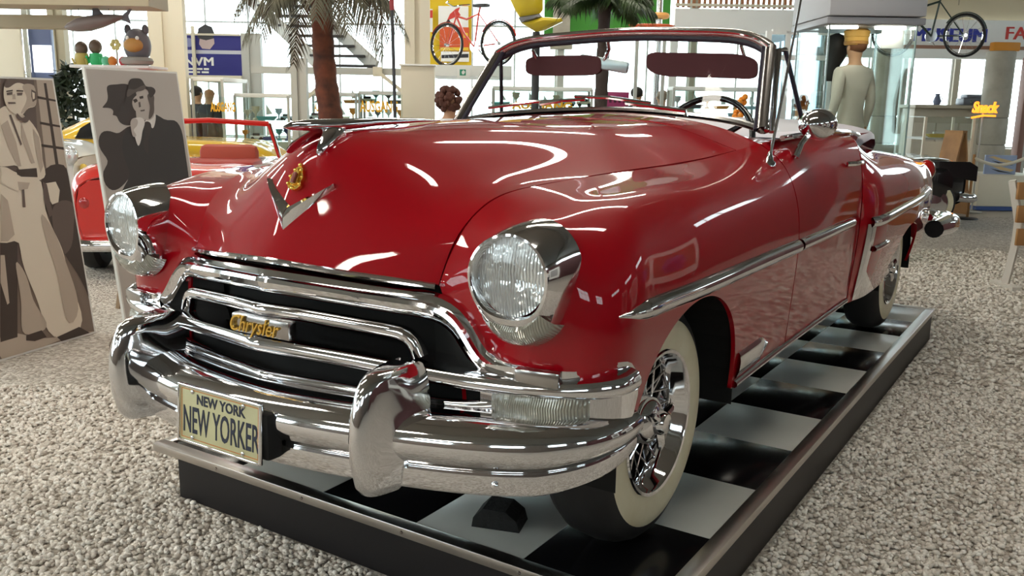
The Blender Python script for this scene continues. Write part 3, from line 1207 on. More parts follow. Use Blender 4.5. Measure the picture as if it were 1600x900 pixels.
for s in (-1, 1):
    mb = MB()
    mb.grid([[(s * .755, y, 1.14), (s * .70, y, 1.12), (s * .69, y, .5)] for y in (1.05, 1.6, 2.1, 2.6)])
    cp(mb, 'door_lining', SEAT)
rows = []
for y, w, z in ((2.52, .72, 1.10), (2.60, .73, 1.16), (2.75, .735, 1.20), (2.92, .72, 1.19), (3.05, .70, 1.12), (3.10, .68, 1.05)):
    rows.append([(w * math.sin(a), y + .05 * math.cos(a), 1.02 + (z - 1.02) * (math.cos(a * .93) ** .35)) for a in np.linspace(-math.pi / 2, math.pi / 2, 25)])
cp(MB().grid(rows), 'folded_top_cover', mat('top_boot', (.62, .60, .66), rough=.45))

# side mirror and aerial
A = Vector((.80, 1.14, 1.075))
mr = bpy.data.objects.new('side_mirror', None)
COL.objects.link(mr)
mr.parent = car
MB().tube([A, A + Vector((.012, .03, .05)), A + Vector((.03, .055, .085))], [.014, .010, .010], n=8).build('mirror_arm', CHROME, mr)
rows = []
for d, r in ((-.075, .002), (-.072, .014), (-.05, .036), (-.02, .054), (.02, .063), (.05, .066), (.058, .064), (.058, .058)):
    rows.append([(.838 + r * 1.05 * math.cos(a), 1.235 + d * 1.15, 1.195 + r * .92 * math.sin(a)) for a in np.linspace(0, 2 * math.pi, 28, endpoint=False)])
MB().grid(rows, closed_v=True).build('mirror_shell', CHROME, mr)
MB().add(rows[-1], [tuple(range(28))]).build('mirror_glass', mat('mirror_silver', (.9, .9, .9), rough=.02, metal=1), mr)
ae = bpy.data.objects.new('aerial', None)
COL.objects.link(ae)
ae.parent = car
MB().lathe([(.024, 0), (.022, .012), (.014, .02), (.010, .04), (.006, .05)], 14, c=(.775, .91, 1.052)).build('aerial_base', CHROME, ae)
MB().tube([(.775, .91, 1.08), (.776, 1.025, 1.345), (.778, 1.135, 1.64), (.778, 1.22, 1.87)], [.006, .005, .004, .003], n=6).build('aerial_mast', DULL, ae)
# ================================================================== the hall
WALL = mat('wall_cream', (.40, .36, .29), rough=.8)
WHITE = mat('white_paint', (.80, .79, .75), rough=.6)
CONC = mat('floor_concrete', (.50, .45, .38), rough=.5, noise=(1.5, (.42, .38, .32)))
R0, R1, F0, F1, CZ = -16.0, 15.0, -7.0, 24.0, 5.6


def hs(name, mb, m, label=None):
    return struct(name, mb, m, loc=CG, rz=YAW, label=label)


mb = MB().box(((R0 + R1) / 2, (F0 + F1) / 2, -.03), (R1 - R0, F1 - F0, .04))
hs('floor', mb, CONC)
mb = MB().box(((R0 + R1) / 2, (F0 + F1) / 2, CZ + .05), (R1 - R0, F1 - F0, .1))
for k in range(8):
    mb.box(((R0 + R1) / 2, -5 + 4 * k, CZ - .15), (R1 - R0, .25, .3))
hs('ceiling', mb, mat('ceiling_dark', (.16, .145, .12), rough=.8))
NW = [0]
FRAME = mat('window_frame_white', (.75, .76, .76), rough=.5)


WALLD = mat('wall_brown', (.15, .12, .10), rough=.8)


def window_wall(name, a, b, z0, z1, n, gap=.5, wm=None):
    """wall from hall point a to b with n windows between heights z0 and z1"""
    a, b = Vector((*a, 0)), Vector((*b, 0))
    L = (b - a).length
    d = (b - a).normalized()
    ang = math.atan2(d.y, d.x)
    rot = Matrix.Rotation(ang, 3, 'Z')
    mb = MB()

    def put(s0, s1, h0, h1, t=.25):
        c = a + d * ((s0 + s1) / 2)
        mb.box((c.x, c.y, (h0 + h1) / 2), (s1 - s0, t, h1 - h0), rot)
    put(0, L, 0, z0)
    put(0, L, z1, CZ)
    w = (L - gap) / n
    for i in range(n + 1):
        put(i * w, i * w + gap, z0, z1)
    hs(name, mb, wm or WALL)
    for i in range(n):
        s0, s1 = i * w + gap, (i + 1) * w
        NW[0] += 1
        c = a + d * ((s0 + s1) / 2)
        fm = MB()
        W, Hh = s1 - s0, z1 - z0
        for x in (-W / 2 + .03, -W / 6, W / 6, W / 2 - .03):
            fm.box((x, 0, (z0 + z1) / 2), (.045, .06, Hh))
        for z in (z0 + .03, z0 + Hh * .62, z1 - .03):
            fm.box((0, 0, z), (W, .06, .045))
        o = fm.build('window_%d' % NW[0], FRAME, smooth=False, loc=bg(c.x, c.y), rz=YAW + ang)
        o['kind'] = 'structure'
        for k in range(3):
            g = MB().box((-W / 3 + k * W / 3, 0, (z0 + z1) / 2), (W / 3 - .06, .01, Hh - .06))
            g.build('pane', GLASS, o, smooth=False)


window_wall('wall_back', (R0, F1), (R1, F1), .5, 5.2, 9, .14)
window_wall('wall_left', (R0, F0), (R0, F1), 1.4, 5.0, 8, .6)
window_wall('wall_right', (R1, F0), (R1, F1), 3.0, 4.8, 5, 2.6, WALLD)
window_wall('wall_front', (R0, F0), (R1, F0), 3.4, 5.0, 5, 2.6, WALLD)

# ceiling lamps
HOUS = mat('lamp_housing', (.6, .6, .6), rough=.4)
TUBE = mat('lamp_diffuser', (.9, .9, .9), emit=(1.0, .93, .80), estr=LAMP)
proto = None
for i in range(4):
    for j in range(6):
        if i == 3 or (i == 2 and j < 2):
            continue
        loc = bg(-9.5 + 5.5 * i, -4.6 + 4.0 * j, CZ - .75)
        if proto is None:
            proto = thing('ceiling_lamp', 'long fluorescent ceiling lamp hanging above the hall', 'lamp', loc, YAW, 'hanging fluorescent lamps')
            MB().rbox((0, 0, .05), (2.6, .34, .06), .01).build('lamp_housing', HOUS, proto)
            MB().rbox((0, 0, 0), (2.5, .28, .05), .012).build('lamp_diffuser', TUBE, proto)
            for s in (-1, 1):
                MB().tube([(s * 1.0, 0, .08), (s * 1.0, 0, .75)], .008, n=6).build('hanger_rod', HOUS, proto)
        else:
            r = proto.copy()
            COL.objects.link(r)
            r.location = loc
            for c in proto.children:
                k = c.copy()
                COL.objects.link(k)
                k.parent = r

# ================================================================== gravel
gm = bpy.data.materials.new('gravel')
gm.use_nodes = True
nt = gm.node_tree
b = nt.nodes['Principled BSDF']
b.inputs['Roughness'].default_value = .75
at_ = nt.nodes.new('ShaderNodeAttribute')
at_.attribute_name = 'tint'
rp = nt.nodes.new('ShaderNodeValToRGB')
rp.color_ramp.elements[0].color = (.48, .42, .36, 1)
rp.color_ramp.elements[1].color = (.90, .86, .80, 1)
e = rp.color_ramp.elements.new(.35)
e.color = (.76, .70, .63, 1)
nt.links.new(at_.outputs['Fac'], rp.inputs['Fac'])
nt.links.new(rp.outputs['Color'], b.inputs['Base Color'])
bed = bpy.data.materials.new('gravel_bed')
bed.use_nodes = True
nt = bed.node_tree
b = nt.nodes['Principled BSDF']
b.inputs['Roughness'].default_value = .9
tc = nt.nodes.new('ShaderNodeTexCoord')
vo = nt.nodes.new('ShaderNodeTexVoronoi')
vo.inputs['Scale'].default_value = 55
rp = nt.nodes.new('ShaderNodeValToRGB')
rp.color_ramp.elements[0].color = (.35, .30, .25, 1)
rp.color_ramp.elements[1].color = (.74, .69, .62, 1)
nt.links.new(tc.outputs['Object'], vo.inputs['Vector'])
sep = nt.nodes.new('ShaderNodeSeparateColor')
nt.links.new(vo.outputs['Color'], sep.inputs['Color'])
nt.links.new(sep.outputs['Red'], rp.inputs['Fac'])
nt.links.new(rp.outputs['Color'], b.inputs['Base Color'])
bp = nt.nodes.new('ShaderNodeBump')
bp.inputs['Strength'].default_value = 1.0
bp.inputs['Distance'].default_value = .015
bp.invert = True
nt.links.new(vo.outputs['Distance'], bp.inputs['Height'])
nt.links.new(bp.outputs['Normal'], b.inputs['Normal'])
GF = 12.6
mb = MB().box(((R0 + R1) / 2, (F0 + GF) / 2, -.012), (R1 - R0 - .3, GF - F0, .02))
hs('floor_gravel_bed', mb, bed)

ico = bmesh.new()
bmesh.ops.create_icosphere(ico, subdivisions=1, radius=1)
IV = np.array([v.co for v in ico.verts])
for i, v in enumerate(ico.verts):
    v.index = i
IF = np.array([[v.index for v in f.verts] for f in ico.faces])
ico.free()


def stones(name, r0, r1, f0, f1, n, size, label):
    r = RNG.uniform(r0, r1, n)
    f = RNG.uniform(f0, f1, n)
    x = CG.x + RV.x * r + FV.x * f
    y = CG.y + RV.y * r + FV.y * f
    ok = ~((x > -.965) & (x < .99) & (y > -.36) & (y < 3.95))
    x, y = x[ok], y[ok]
    n = len(x)
    s = size * RNG.uniform(.55, 1.25, n)
    V = np.repeat(IV[None], n, 0) * (1 + RNG.normal(0, .16, (n, len(IV), 1)))
    V = V * (np.stack([np.ones(n), RNG.uniform(.6, 1, n), RNG.uniform(.45, .75, n)], 1)[:, None] * s[:, None, None])
    a = RNG.uniform(0, 6.283, n)
    t = RNG.normal(0, .35, n)
    ca, sa, ct, st = np.cos(a), np.sin(a), np.cos(t), np.sin(t)
    X = V[..., 0] * ct[:, None] + V[..., 2] * st[:, None]
    Z = -V[..., 0] * st[:, None] + V[..., 2] * ct[:, None]
    Y = V[..., 1]
    W = np.stack([X * ca[:, None] - Y * sa[:, None] + x[:, None], X * sa[:, None] + Y * ca[:, None] + y[:, None], Z + (s * RNG.uniform(.1, .7, n))[:, None]], -1)
    F = (IF[None] + (np.arange(n) * len(IV))[:, None, None]).reshape(-1, 3)
    me = bpy.data.meshes.new(name)
    me.vertices.add(n * len(IV))
    me.vertices.foreach_set('co', W.astype(np.float32).ravel())
    me.loops.add(F.size)
    me.loops.foreach_set('vertex_index', F.astype(np.int32).ravel())
    me.polygons.add(len(F))
    me.polygons.foreach_set('loop_start', np.arange(0, F.size, 3, dtype=np.int32))
    me.update(calc_edges=True)
    at = me.attributes.new('tint', 'FLOAT', 'POINT')
    at.data.foreach_set('value', np.repeat(RNG.uniform(0, 1, n), len(IV)).astype(np.float32))
    me.materials.append(gm)
    o = link(name, me)
    return tag(o, label, 'gravel', kind='stuff')


stones('gravel_pebbles', -2.9, -.2, 1.6, 4.4, 34000, .0115, 'pale pebble gravel on the floor left of the platform')
stones('gravel_pebbles', .35, 2.9, 1.7, 4.6, 30000, .0115, 'pale pebble gravel on the floor right of the platform')
stones('gravel_pebbles', .6, 5.2, 4.62, 9.5, 28000, .016, 'pale pebble gravel farther off behind the tail of the red convertible')

# ================================================================== the platform
plat = thing('display_platform', 'low black display platform with checkered tiles under the red convertible', 'platform', (0, 0, 0))
GX = [-1.003, -.627, -.239, .149, .537, .930]
GY = [.9433 + .4213 * k for k in range(-3, 8)]
PB = mat('platform_black', (.012, .010, .011), rough=.45)
xa, xb, ya, yb = GX[0], GX[-1], GY[0], GY[-1]
MB().box(((xa + .05 + xb + .042) / 2, (ya + yb) / 2 + .0, (H - .03) / 2), (xb + .042 - xa - .05, yb - ya + .04, H - .03)).build('platform_base', PB, plat, smooth=False)
MB().box(((xa + xb) / 2, (ya + yb) / 2, H - .022), (xb - xa, yb - ya, .02)).build('platform_deck', PB, plat, smooth=False)
TW = mat('tile_white', (.62, .62, .58), rough=.28, spec=.5, noise=(6, (.58, .58, .54)))
TB = mat('tile_black', (.006, .006, .007), rough=.18, spec=.5)
tm = {}
for c in range(5):
    for r in range(10):
        w, l = GX[c + 1] - GX[c], GY[r + 1] - GY[r]
        key = ((c + r) % 2, c)
        if key not in tm:
            o = MB().rbox((0, 0, -.005), (w - .0015, l - .0015, .010), .0012).build('tile', TB if key[0] == 0 else TW, plat)
            tm[key] = o.data
        else:
            o = link('tile', tm[key], plat)
        o.location = ((GX[c] + GX[c + 1]) / 2, (GY[r] + GY[r + 1]) / 2, H - .001)
ALU = mat('brushed_aluminium', (.62, .59, .56), rough=.28, metal=1.0, bump=(40, .03))
fw = .052
for name, c, s in (('edge_rail', ((xa + xb) / 2, ya - fw / 2, H - .012), (xb - xa + 2 * fw, fw, .032)),
                   ('edge_rail', ((xa + xb) / 2, yb + fw / 2, H - .012), (xb - xa + 2 * fw, fw, .032)),
                   ('edge_rail', (xa - fw / 2, (ya + yb) / 2, H - .012), (fw, yb - ya, .032)),
                   ('edge_rail', (xb + fw / 2, (ya + yb) / 2, H - .012), (fw, yb - ya, .032))):
    MB().rbox(c, s, .004).build(name, ALU, plat)
for k in range(4):
    MB().lathe([(.006, 0), (.005, -.002), (.0005, -.0025)], 10, 'Y', (-.7 + k * .42, ya - fw - .0005, H - .012)).build('rail_screw', DULL, plat)
# block on the tiles under the bumper
ch = MB()
ch.prism([(-.075, 0), (.075, 0), (.065, .035), (.03, .06), (-.04, .062), (-.07, .03)], .10, -.05)
wc = ch.build('wheel_chock', mat('chock_black', (.01, .01, .01), rough=.8, bump=(60, .5)), None, loc=(.36, -.17, H), rz=.3, smooth=False)
tag(wc, 'small black rubber block on a white tile under the bumper', 'block')

# ================================================================== posters
LEAN = math.radians(6.3)
PD = Vector((-.2314, .9729, 0))
PN = Vector((.9729, .2314, 0))
PU = (Vector((0, 0, 1)) * math.cos(LEAN) - PN * math.sin(LEAN))


def poster(base, w0, w1, h, label, col, polys, pal, cat='poster'):
    """board leaning back; base is the world point of its reference bottom corner; polys (palette index, photo pixels)"""
    t = thing('photo_poster', label, cat, base + PD * ((w0 + w1) / 2))
    base = Vector(base)
    nrm = PD.cross(PU)
    if nrm.dot(PN) < 0:
        nrm = -nrm
    org = base + PD * ((w0 + w1) / 2)

    def loc(a, b, d):
        return (base + PD * a + PU * b + nrm * d) - org
    mb = MB()
    vs = [loc(a, b, d) for d in (-.02, 0) for a, b in ((w0, 0), (w1, 0), (w1, h), (w0, h))]
    mb.add(vs, [(0, 1, 2, 3), (4, 5, 6, 7), (0, 1, 5, 4), (1, 2, 6, 5), (2, 3, 7, 6), (3, 0, 4, 7)])
    mb.build('poster_board', WHITE, t, smooth=False)
    mb = MB()
    m_ = .012
    mb.add([loc(a, b, .0006) for a, b in ((w0 + m_, m_), (w1 - m_, m_), (w1 - m_, h - m_), (w0 + m_, h - m_))], [(0, 1, 2, 3)])
    for k, (ci, px) in enumerate(polys):
        mb.mi = ci
        pts = []
        for (u, v) in px:
            d = CM @ Vector(((u - 800) / FPX, -(v - 450) / FPX, -1))
            q = CAMP + d * ((base - CAMP).dot(nrm) / d.dot(nrm)) - base
            a = min(max(q.dot(PD), w0 + m_), w1 - m_)
            bb = min(max(q.dot(PU), m_), h - m_)
            pts.append((a, bb))
        # smooth outline
        if len(pts) > 6:
            S = spline([(a, b, 0) for a, b in pts], len(pts) * 4, closed=True)
            pts = [(min(max(p[0], w0 + m_), w1 - m_), min(max(p[1], m_), h - m_)) for p in S]
        mb.add([loc(a, b, .0010 + .0003 * k) for a, b in pts], [tuple(range(len(pts)))])
    mats_ = [mat('print_%s_%d' % (col, i), c, rough=.55) for i, c in enumerate(pal)]
    mb.build('printed_picture', mats_, t, smooth=False, fix=False)
    # easel leg behind
    mb = MB().bar(loc((w0 + w1) / 2, h * .75, -.03), Vector((-PN.x * .45, -PN.y * .45, 0)) , .03)
    mb.build('easel_leg', mat('easel_wood', (.3, .2, .12)), t, smooth=False)
    return t


def z5(pts, ox, oy, k):
    return [(ox + x / k, oy + y / k) for x, y in pts]


P2 = [
    # cast shadow with hat brim and profile
    (1, z5([(835, 380), (900, 360), (1000, 362), (1060, 420), (1060, 560), (1060, 660), (1000, 680), (960, 672), (925, 640), (905, 605), (880, 598), (885, 575), (865, 548), (800, 540), (830, 500), (840, 440)], 0, 60, 5)),
    # shadow of shoulder and arm
    (1, z5([(790, 740), (870, 728), (920, 740), (1000, 690), (1060, 700), (1080, 900), (1000, 1100), (860, 1180), (790, 1060), (840, 960), (780, 860)], 0, 60, 5)),
    # jacket
    (2, z5([(1000, 700), (1060, 690), (1130, 640), (1215, 595), (1290, 635), (1370, 645), (1410, 700), (1440, 850), (1470, 1060), (1475, 1250), (1400, 1480), (1180, 1500), (1000, 1520), (960, 1400), (950, 1200), (1010, 1060), (960, 900)], 0, 60, 5)),
    # shirt and collar
    (4, z5([(1135, 640), (1210, 590), (1215, 620), (1185, 700), (1165, 660), (1150, 720), (1130, 690)], 0, 60, 5)),
    # tie
    (1, z5([(1130, 655), (1172, 660), (1180, 700), (1160, 780), (1150, 900), (1125, 860), (1130, 720)], 0, 60, 5)),
    # face and neck
    (3, z5([(1035, 480), (1070, 440), (1130, 400), (1180, 430), (1200, 470), (1195, 540), (1205, 590), (1150, 640), (1110, 610), (1080, 585), (1050, 560), (1032, 520)], 0, 60, 5)),
    (1, z5([(1035, 480), (1062, 470), (1075, 490), (1050, 505)], 0, 60, 5)),
    (1, z5([(1085, 455), (1115, 448), (1118, 468), (1090, 474)], 0, 60, 5)),
    (5, z5([(1078, 500), (1092, 495), (1098, 535), (1082, 540)], 0, 60, 5)),
    (5, z5([(1092, 562), (1128, 555), (1126, 568), (1096, 572)], 0, 60, 5)),
    (5, z5([(1150, 440), (1196, 445), (1200, 500), (1196, 590), (1160, 630), (1165, 560), (1160, 500)], 0, 60, 5)),
    # hat
    (1, z5([(975, 500), (985, 450), (995, 385), (1010, 325), (1060, 312), (1105, 325), (1135, 372), (1180, 380), (1210, 405), (1200, 440), (1165, 460), (1150, 405), (1100, 400), (1040, 440), (1000, 490)], 0, 60, 5)),
    (5, z5([(990, 405), (1040, 400), (1100, 372), (1135, 372), (1128, 395), (1070, 415), (1010, 450), (988, 455)], 0, 60, 5)),
    # hand and handkerchief
    (4, z5([(1020, 640), (1060, 620), (1110, 625), (1125, 650), (1110, 720), (1100, 780), (1075, 840), (1055, 790), (1035, 720)], 0, 60, 5)),
    (3, z5([(1015, 650), (1045, 625), (1070, 640), (1060, 690), (1040, 720), (1060, 760), (1040, 770), (1020, 710)], 0, 60, 5)),
]
PAL2 = [(.50, .45, .41), (.055, .042, .038), (.045, .038, .036), (.50, .44, .40), (.74, .70, .66), (.12, .095, .085)]
poster(Vector((-3.37, 1.072, 0)), 0, .84, 1.645, 'grey photo poster of a man in a dark suit and fedora', 'grey', P2, PAL2)
W5 = lambda p: z5(p, 0, 100, 1.875)
P1 = [
    (2, [(0, 118), (52, 120), (62, 260), (70, 420), (0, 430)]),
    (3, [(56, 122), (84, 124), (108, 262), (72, 262)]),
    (1, [(68, 130), (72, 130), (92, 262), (87, 262)]),
    (1, [(58, 150), (92, 156), (92, 159), (58, 154)]),
    (1, [(62, 190), (97, 196), (97, 199), (62, 194)]),
    (1, [(64, 225), (103, 230), (103, 234), (64, 229)]),
    (1, W5([(130, 310), (190, 300), (230, 320), (250, 500), (262, 680), (240, 640), (190, 560), (150, 470), (130, 400)])),
    (2, W5([(155, 420), (180, 400), (215, 410), (215, 470), (205, 540), (180, 560), (155, 480)])),
    # ground and fence
    (3, W5([(0, 800), (100, 800), (220, 790), (278, 800), (270, 830), (140, 850), (0, 862)])),
    (1, W5([(0, 520), (50, 520), (50, 800), (0, 815)])),
    (3, W5([(0, 560), (12, 560), (26, 700), (20, 705), (0, 640)])),
    # coat and trousers
    (4, W5([(0, 130), (30, 125), (55, 140), (85, 165), (115, 215), (125, 290), (130, 330), (60, 325), (50, 300), (0, 300)])),
    (4, W5([(0, 300), (50, 320), (115, 340), (130, 420), (180, 540), (205, 640), (235, 770), (160, 800), (110, 700), (60, 560), (50, 520), (0, 525)])),
    (3, W5([(48, 580), (75, 620), (100, 700), (135, 770), (100, 790), (70, 790), (60, 700)])),
    (1, W5([(75, 795), (120, 780), (135, 800), (100, 812), (75, 810)])),
    (1, W5([(165, 800), (230, 770), (262, 790), (230, 815), (180, 822)])),
    (1, W5([(45, 310), (105, 305), (108, 332), (50, 330)])),
    (3, W5([(60, 170), (70, 200), (100, 290), (90, 292), (60, 215)])),
    # lapels, shirt folds, shading of coat and trousers
    (3, W5([(0, 180), (20, 165), (45, 230), (60, 300), (50, 300), (20, 240)])),
    (2, W5([(24, 150), (30, 148), (62, 235), (58, 240)])),
    (3, W5([(95, 190), (112, 215), (124, 300), (116, 320), (104, 260)])),
    (3, W5([(120, 440), (150, 480), (190, 580), (222, 740), (205, 760), (170, 640), (140, 540)])),
    (3, W5([(0, 380), (20, 400), (40, 500), (20, 520), (0, 520)])),
    (2, W5([(60, 340), (66, 340), (72, 420), (64, 420)])),
    # hat in the hand, hand
    (4, W5([(130, 350), (160, 345), (172, 370), (168, 405), (150, 412), (138, 390)])),
    (2, W5([(122, 345), (134, 352), (152, 440), (142, 450), (126, 400)])),
    (4, W5([(0, 300), (40, 320), (85, 345), (80, 365), (45, 372), (0, 350)])),
    (3, W5([(48, 345), (84, 348), (78, 366), (52, 370)])),
    # head
    (4, W5([(8, 70), (20, 45), (55, 38), (90, 55), (102, 90), (98, 125), (80, 130), (60, 150), (30, 140), (12, 115)])),
    (2, W5([(10, 68), (20, 44), (55, 38), (90, 52), (95, 75), (70, 62), (40, 58), (20, 70)])),
    (3, W5([(62, 66), (92, 62), (102, 92), (97, 124), (80, 128), (70, 140), (58, 146), (70, 118), (72, 90)])),
    (2, W5([(88, 75), (101, 82), (103, 104), (92, 112), (88, 96)])),
    (4, W5([(90, 82), (98, 86), (98, 102), (92, 104)])),
    (3, W5([(33, 90), (40, 88), (42, 104), (32, 104)])),
    (1, W5([(14, 79), (33, 76), (33, 80), (14, 83)])),
    (1, W5([(44, 77), (64, 78), (64, 82), (44, 81)])),
    (2, W5([(15, 85), (32, 82), (32, 90), (16, 92)])),
    (2, W5([(45, 85), (62, 84), (60, 92), (46, 93)])),
    (2, W5([(18, 112), (40, 112), (42, 117), (20, 118)])),
    (2, W5([(45, 145), (60, 158), (78, 148), (80, 165), (66, 172), (58, 168), (46, 160)])),
]
PAL1 = [(.22, .165, .13), (.065, .045, .036), (.14, .10, .085), (.50, .41, .33), (.76, .66, .54)]
poster(Vector((-3.402, .883, 0)), -.80, 0, 1.568, 'sepia photo poster of a man in a white suit holding a hat', 'sepia', P1, PAL1)
# ================================================================== background: helpers


def span(u0, v0, u1, v1, f):
    """hall rectangle (r0, r1, z0, z1) seen between two pixels at f metres"""
    a, b = hall(u0, v1, f), hall(u1, v0, f)
    return a[0], b[0], a[2], b[2]


TAN = mat('tan_steel', (.42, .36, .25), rough=.6)
CREAMW = mat('cream_steel', (.72, .66, .53), rough=.55)
GREY = mat('grey_steel', (.50, .50, .47), rough=.5)
DARKM = mat('dark_metal', (.05, .05, .055), rough=.5)
GREENW = mat('green_wall', (.06, .28, .035), rough=.7)
YELW = mat('yellow_wall', (.75, .52, .02), rough=.7)
PURE = mat('bright_white', (.88, .88, .86), rough=.6)
WOOD = mat('warm_wood', (.42, .21, .07), rough=.5, noise=(5, (.30, .14, .05)))


def h_column(name, label, u0, u1, f, z0, z1, m, group=None):
    r0, r1, _, _ = span(u0, 100, u1, 50, f)
    w = r1 - r0
    t = thing(name, label, 'column', bg((r0 + r1) / 2, f, z0), YAW, group)
    MB().box((-w * .30, 0, (z1 - z0) / 2), (w * .40, .03, z1 - z0)).build('column_flange', m, t, smooth=False)
    MB().box((w * .30, 0, (z1 - z0) / 2), (w * .40, .03, z1 - z0)).build('column_flange', m, t, smooth=False)
    MB().box((0, .10, (z1 - z0) / 2), (w * .9, .16, z1 - z0)).build('column_web', m, t, smooth=False)
    MB().box((0, .05, .02), (w * 1.4, .34, .04)).build('base_plate', m, t, smooth=False)
    return t


h_column('steel_column', 'cream steel column behind the fedora poster, left of the blue banner', 232, 290, 12.9, 0, CZ, CREAMW)
h_column('steel_column', 'broad cream steel column between the palm trunk and the red bicycle', 632, 672, 13.0, 0, CZ, CREAMW)
MBx = span(628, 104, 680, 180, 12.8)
t = thing('column_casing', 'cream boxed casing around the foot of the broad column', 'casing', bg((MBx[0] + MBx[1]) / 2, 12.75, 0), YAW)
MB().rbox((0, 0, MBx[3] / 2), (MBx[1] - MBx[0], .14, MBx[3]), .01).build('casing_shell', CREAMW, t)
MB().rbox((0, -.01, MBx[3] + .012), (MBx[1] - MBx[0] + .04, .18, .025), .006).build('casing_cap', PURE, t)
h_column('steel_column', 'grey steel post at the right end of the blue banner', 376, 408, 14.9, 0, 2.5, GREY)
h_column('steel_column', 'grey steel post under the staircase, left of the palm trunk', 452, 478, 13.2, 0, 2.05, GREY)
h_column('steel_column', 'tan steel column at the far left above the sepia poster', 76, 104, 15.6, 0, 3.0, TAN)
a = span(-60, 0, 232, 17, 9.0)
hs('trim_1', MB().box(((a[0] + a[1]) / 2, 9.25, a[2] + .27), (a[1] - a[0], .5, .4)), TAN, 'tan steel beam across the top left')
a = span(-60, 20, 104, 38, 9.3)
hs('trim_2', MB().box(((a[0] + a[1]) / 2, 9.7, (a[2] + a[3]) / 2), (a[1] - a[0], .25, a[3] - a[2])), TAN, 'lower tan beam above the sepia poster')

# left partition, screen kiosk
a = span(-30, 40, 31, 117, 14.0)
t = thing('partition_board', 'plain cream partition board above the sepia poster', 'board', bg((a[0] + a[1]) / 2, 14.0, 0), YAW)
MB().rbox((0, 0, a[3] / 2), (a[1] - a[0], .05, a[3]), .006).build('board_panel', mat('cream_board', (.72, .67, .55), rough=.7), t)
MB().rbox((0, 0, a[3] + .015), (a[1] - a[0] + .03, .08, .03), .006).build('board_cap', TAN, t)
a = span(50, 40, 80, 117, 14.2)
t = thing('screen_kiosk', 'blue grey kiosk with a bright white screen left of the tan column', 'kiosk', bg((a[0] + a[1]) / 2, 14.2, 0), YAW)
MB().rbox((0, 0, a[3] / 2), (a[1] - a[0], .10, a[3]), .01).build('kiosk_body', mat('kiosk_blue', (.10, .13, .25), rough=.4), t)
b_ = span(54, 71, 80, 113, 14.14)
MB().rbox(((b_[0] + b_[1]) / 2 - (a[0] + a[1]) / 2, -.06, (b_[2] + b_[3]) / 2), (b_[1] - b_[0], .02, b_[3] - b_[2]), .006).build('kiosk_screen', mat('screen_white', (.9, .9, .9), emit=(1, 1, 1), estr=1.2), t)
a = span(32, 40, 49, 117, 14.1)
t = thing('lattice_mast', 'shiny aluminium lattice mast beside the white screen', 'mast', bg((a[0] + a[1]) / 2, 14.1, 0), YAW)
for x in (-.05, .05):
    MB().tube([(x, 0, 0), (x, 0, a[3])], .012, n=8).build('mast_tube', CHROME, t)
for k in range(18):
    MB().tube([(-.05, 0, .1 + k * .1), (.05, 0, .2 + k * .1)] if k % 2 else [(.05, 0, .1 + k * .1), (-.05, 0, .2 + k * .1)], .006, n=6).build('mast_brace', CHROME, t)

# ---------------------------------------------------------------- cabinet with carnival figures behind the fedora poster
a = span(132, 103, 222, 300, 9.4)
t = thing('figure_cabinet', 'tall pale cabinet with overhanging top behind the fedora poster', 'cabinet', bg((a[0] + a[1]) / 2, 9.68, 0), YAW)
ztop = a[3]
MB().rbox((.14, 0, ztop / 2), (.30, .5, ztop - .03), .01).build('cabinet_body', PURE, t)
MB().rbox((0, 0, ztop - .01), (a[1] - a[0] + .12, .54, .03), .006).build('cabinet_top', PURE, t)
ztop += .005


def ball_figure(u, v, label, body):
    r, f, z = hall(u, v, 9.6)
    t = thing('ball_head_figure', label, 'figure', bg(r, 9.6, ztop), YAW, 'ball headed figures on the cabinet')
    hz_ = z - ztop
    MB().lathe([(.001, 0), (.05, 0), (.075, .05), (.06, .12), (.035, hz_ - .07), (.02, hz_ - .05)], 16).build('figure_body', body, t)
    MB().sphere((0, 0, hz_), .068, 14, 10, (.95, .95, 1.1)).build('figure_head', mat('brown_ball', (.16, .11, .08), rough=.4), t)
    for s in (-1, 1):
        MB().tube([(s * .03, 0, hz_ - .10), (s * .065, -.03, hz_ - .16), (s * .07, -.07, hz_ - .10)], [.018, .014, .012], n=8).build('figure_arm', body, t)


ball_figure(127, 76, 'figure with brown ball head and yellow body above the poster', mat('fig_yellow', (.55, .42, .12), rough=.5))
ball_figure(149, 73, 'figure with brown ball head and bright green body above the poster', mat('fig_green', (.05, .50, .18), rough=.5))
r, f, z = hall(181, 70, 9.6)
t = thing('flower_stand', 'small yellow flower on a thin stem above the poster', 'ornament', bg(r, 9.6, ztop), YAW)
MB().tube([(0, 0, 0), (.01, 0, .1), (0, 0, z - ztop)], .006, n=6).build('flower_stem', TAN, t)
for k in range(6):
    q = k * math.pi / 3
    MB().sphere((.035 * math.cos(q), -.01, z - ztop + .035 * math.sin(q)), .025, 8, 6, (1, .4, 1)).build('petal', mat('petal_yellow', (.75, .65, .25), rough=.5), t)
r, f, z = hall(212, 78, 9.5)
t = thing('carnival_head', 'big grey and orange carnival animal head beside the cream column', 'figure', bg(r, 9.55, ztop), YAW)
GRF = mat('carnival_grey', (.16, .15, .17), rough=.5)
MB().sphere((0, 0, .20), .16, 16, 12, (.85, .8, 1.1)).build('head_shell', GRF, t)
MB().sphere((.0, -.10, .20), .09, 14, 10, (1.1, .7, .8)).build('muzzle', mat('carnival_orange', (.55, .28, .08), rough=.5), t)
for s in (-1, 1):
    MB().sphere((s * .09, 0, .36), .045, 10, 8, (.8, .5, 1.2)).build('ear', GRF, t)
    MB().sphere((s * .05, -.12, .27), .02, 8, 6).build('eye', PURE, t)
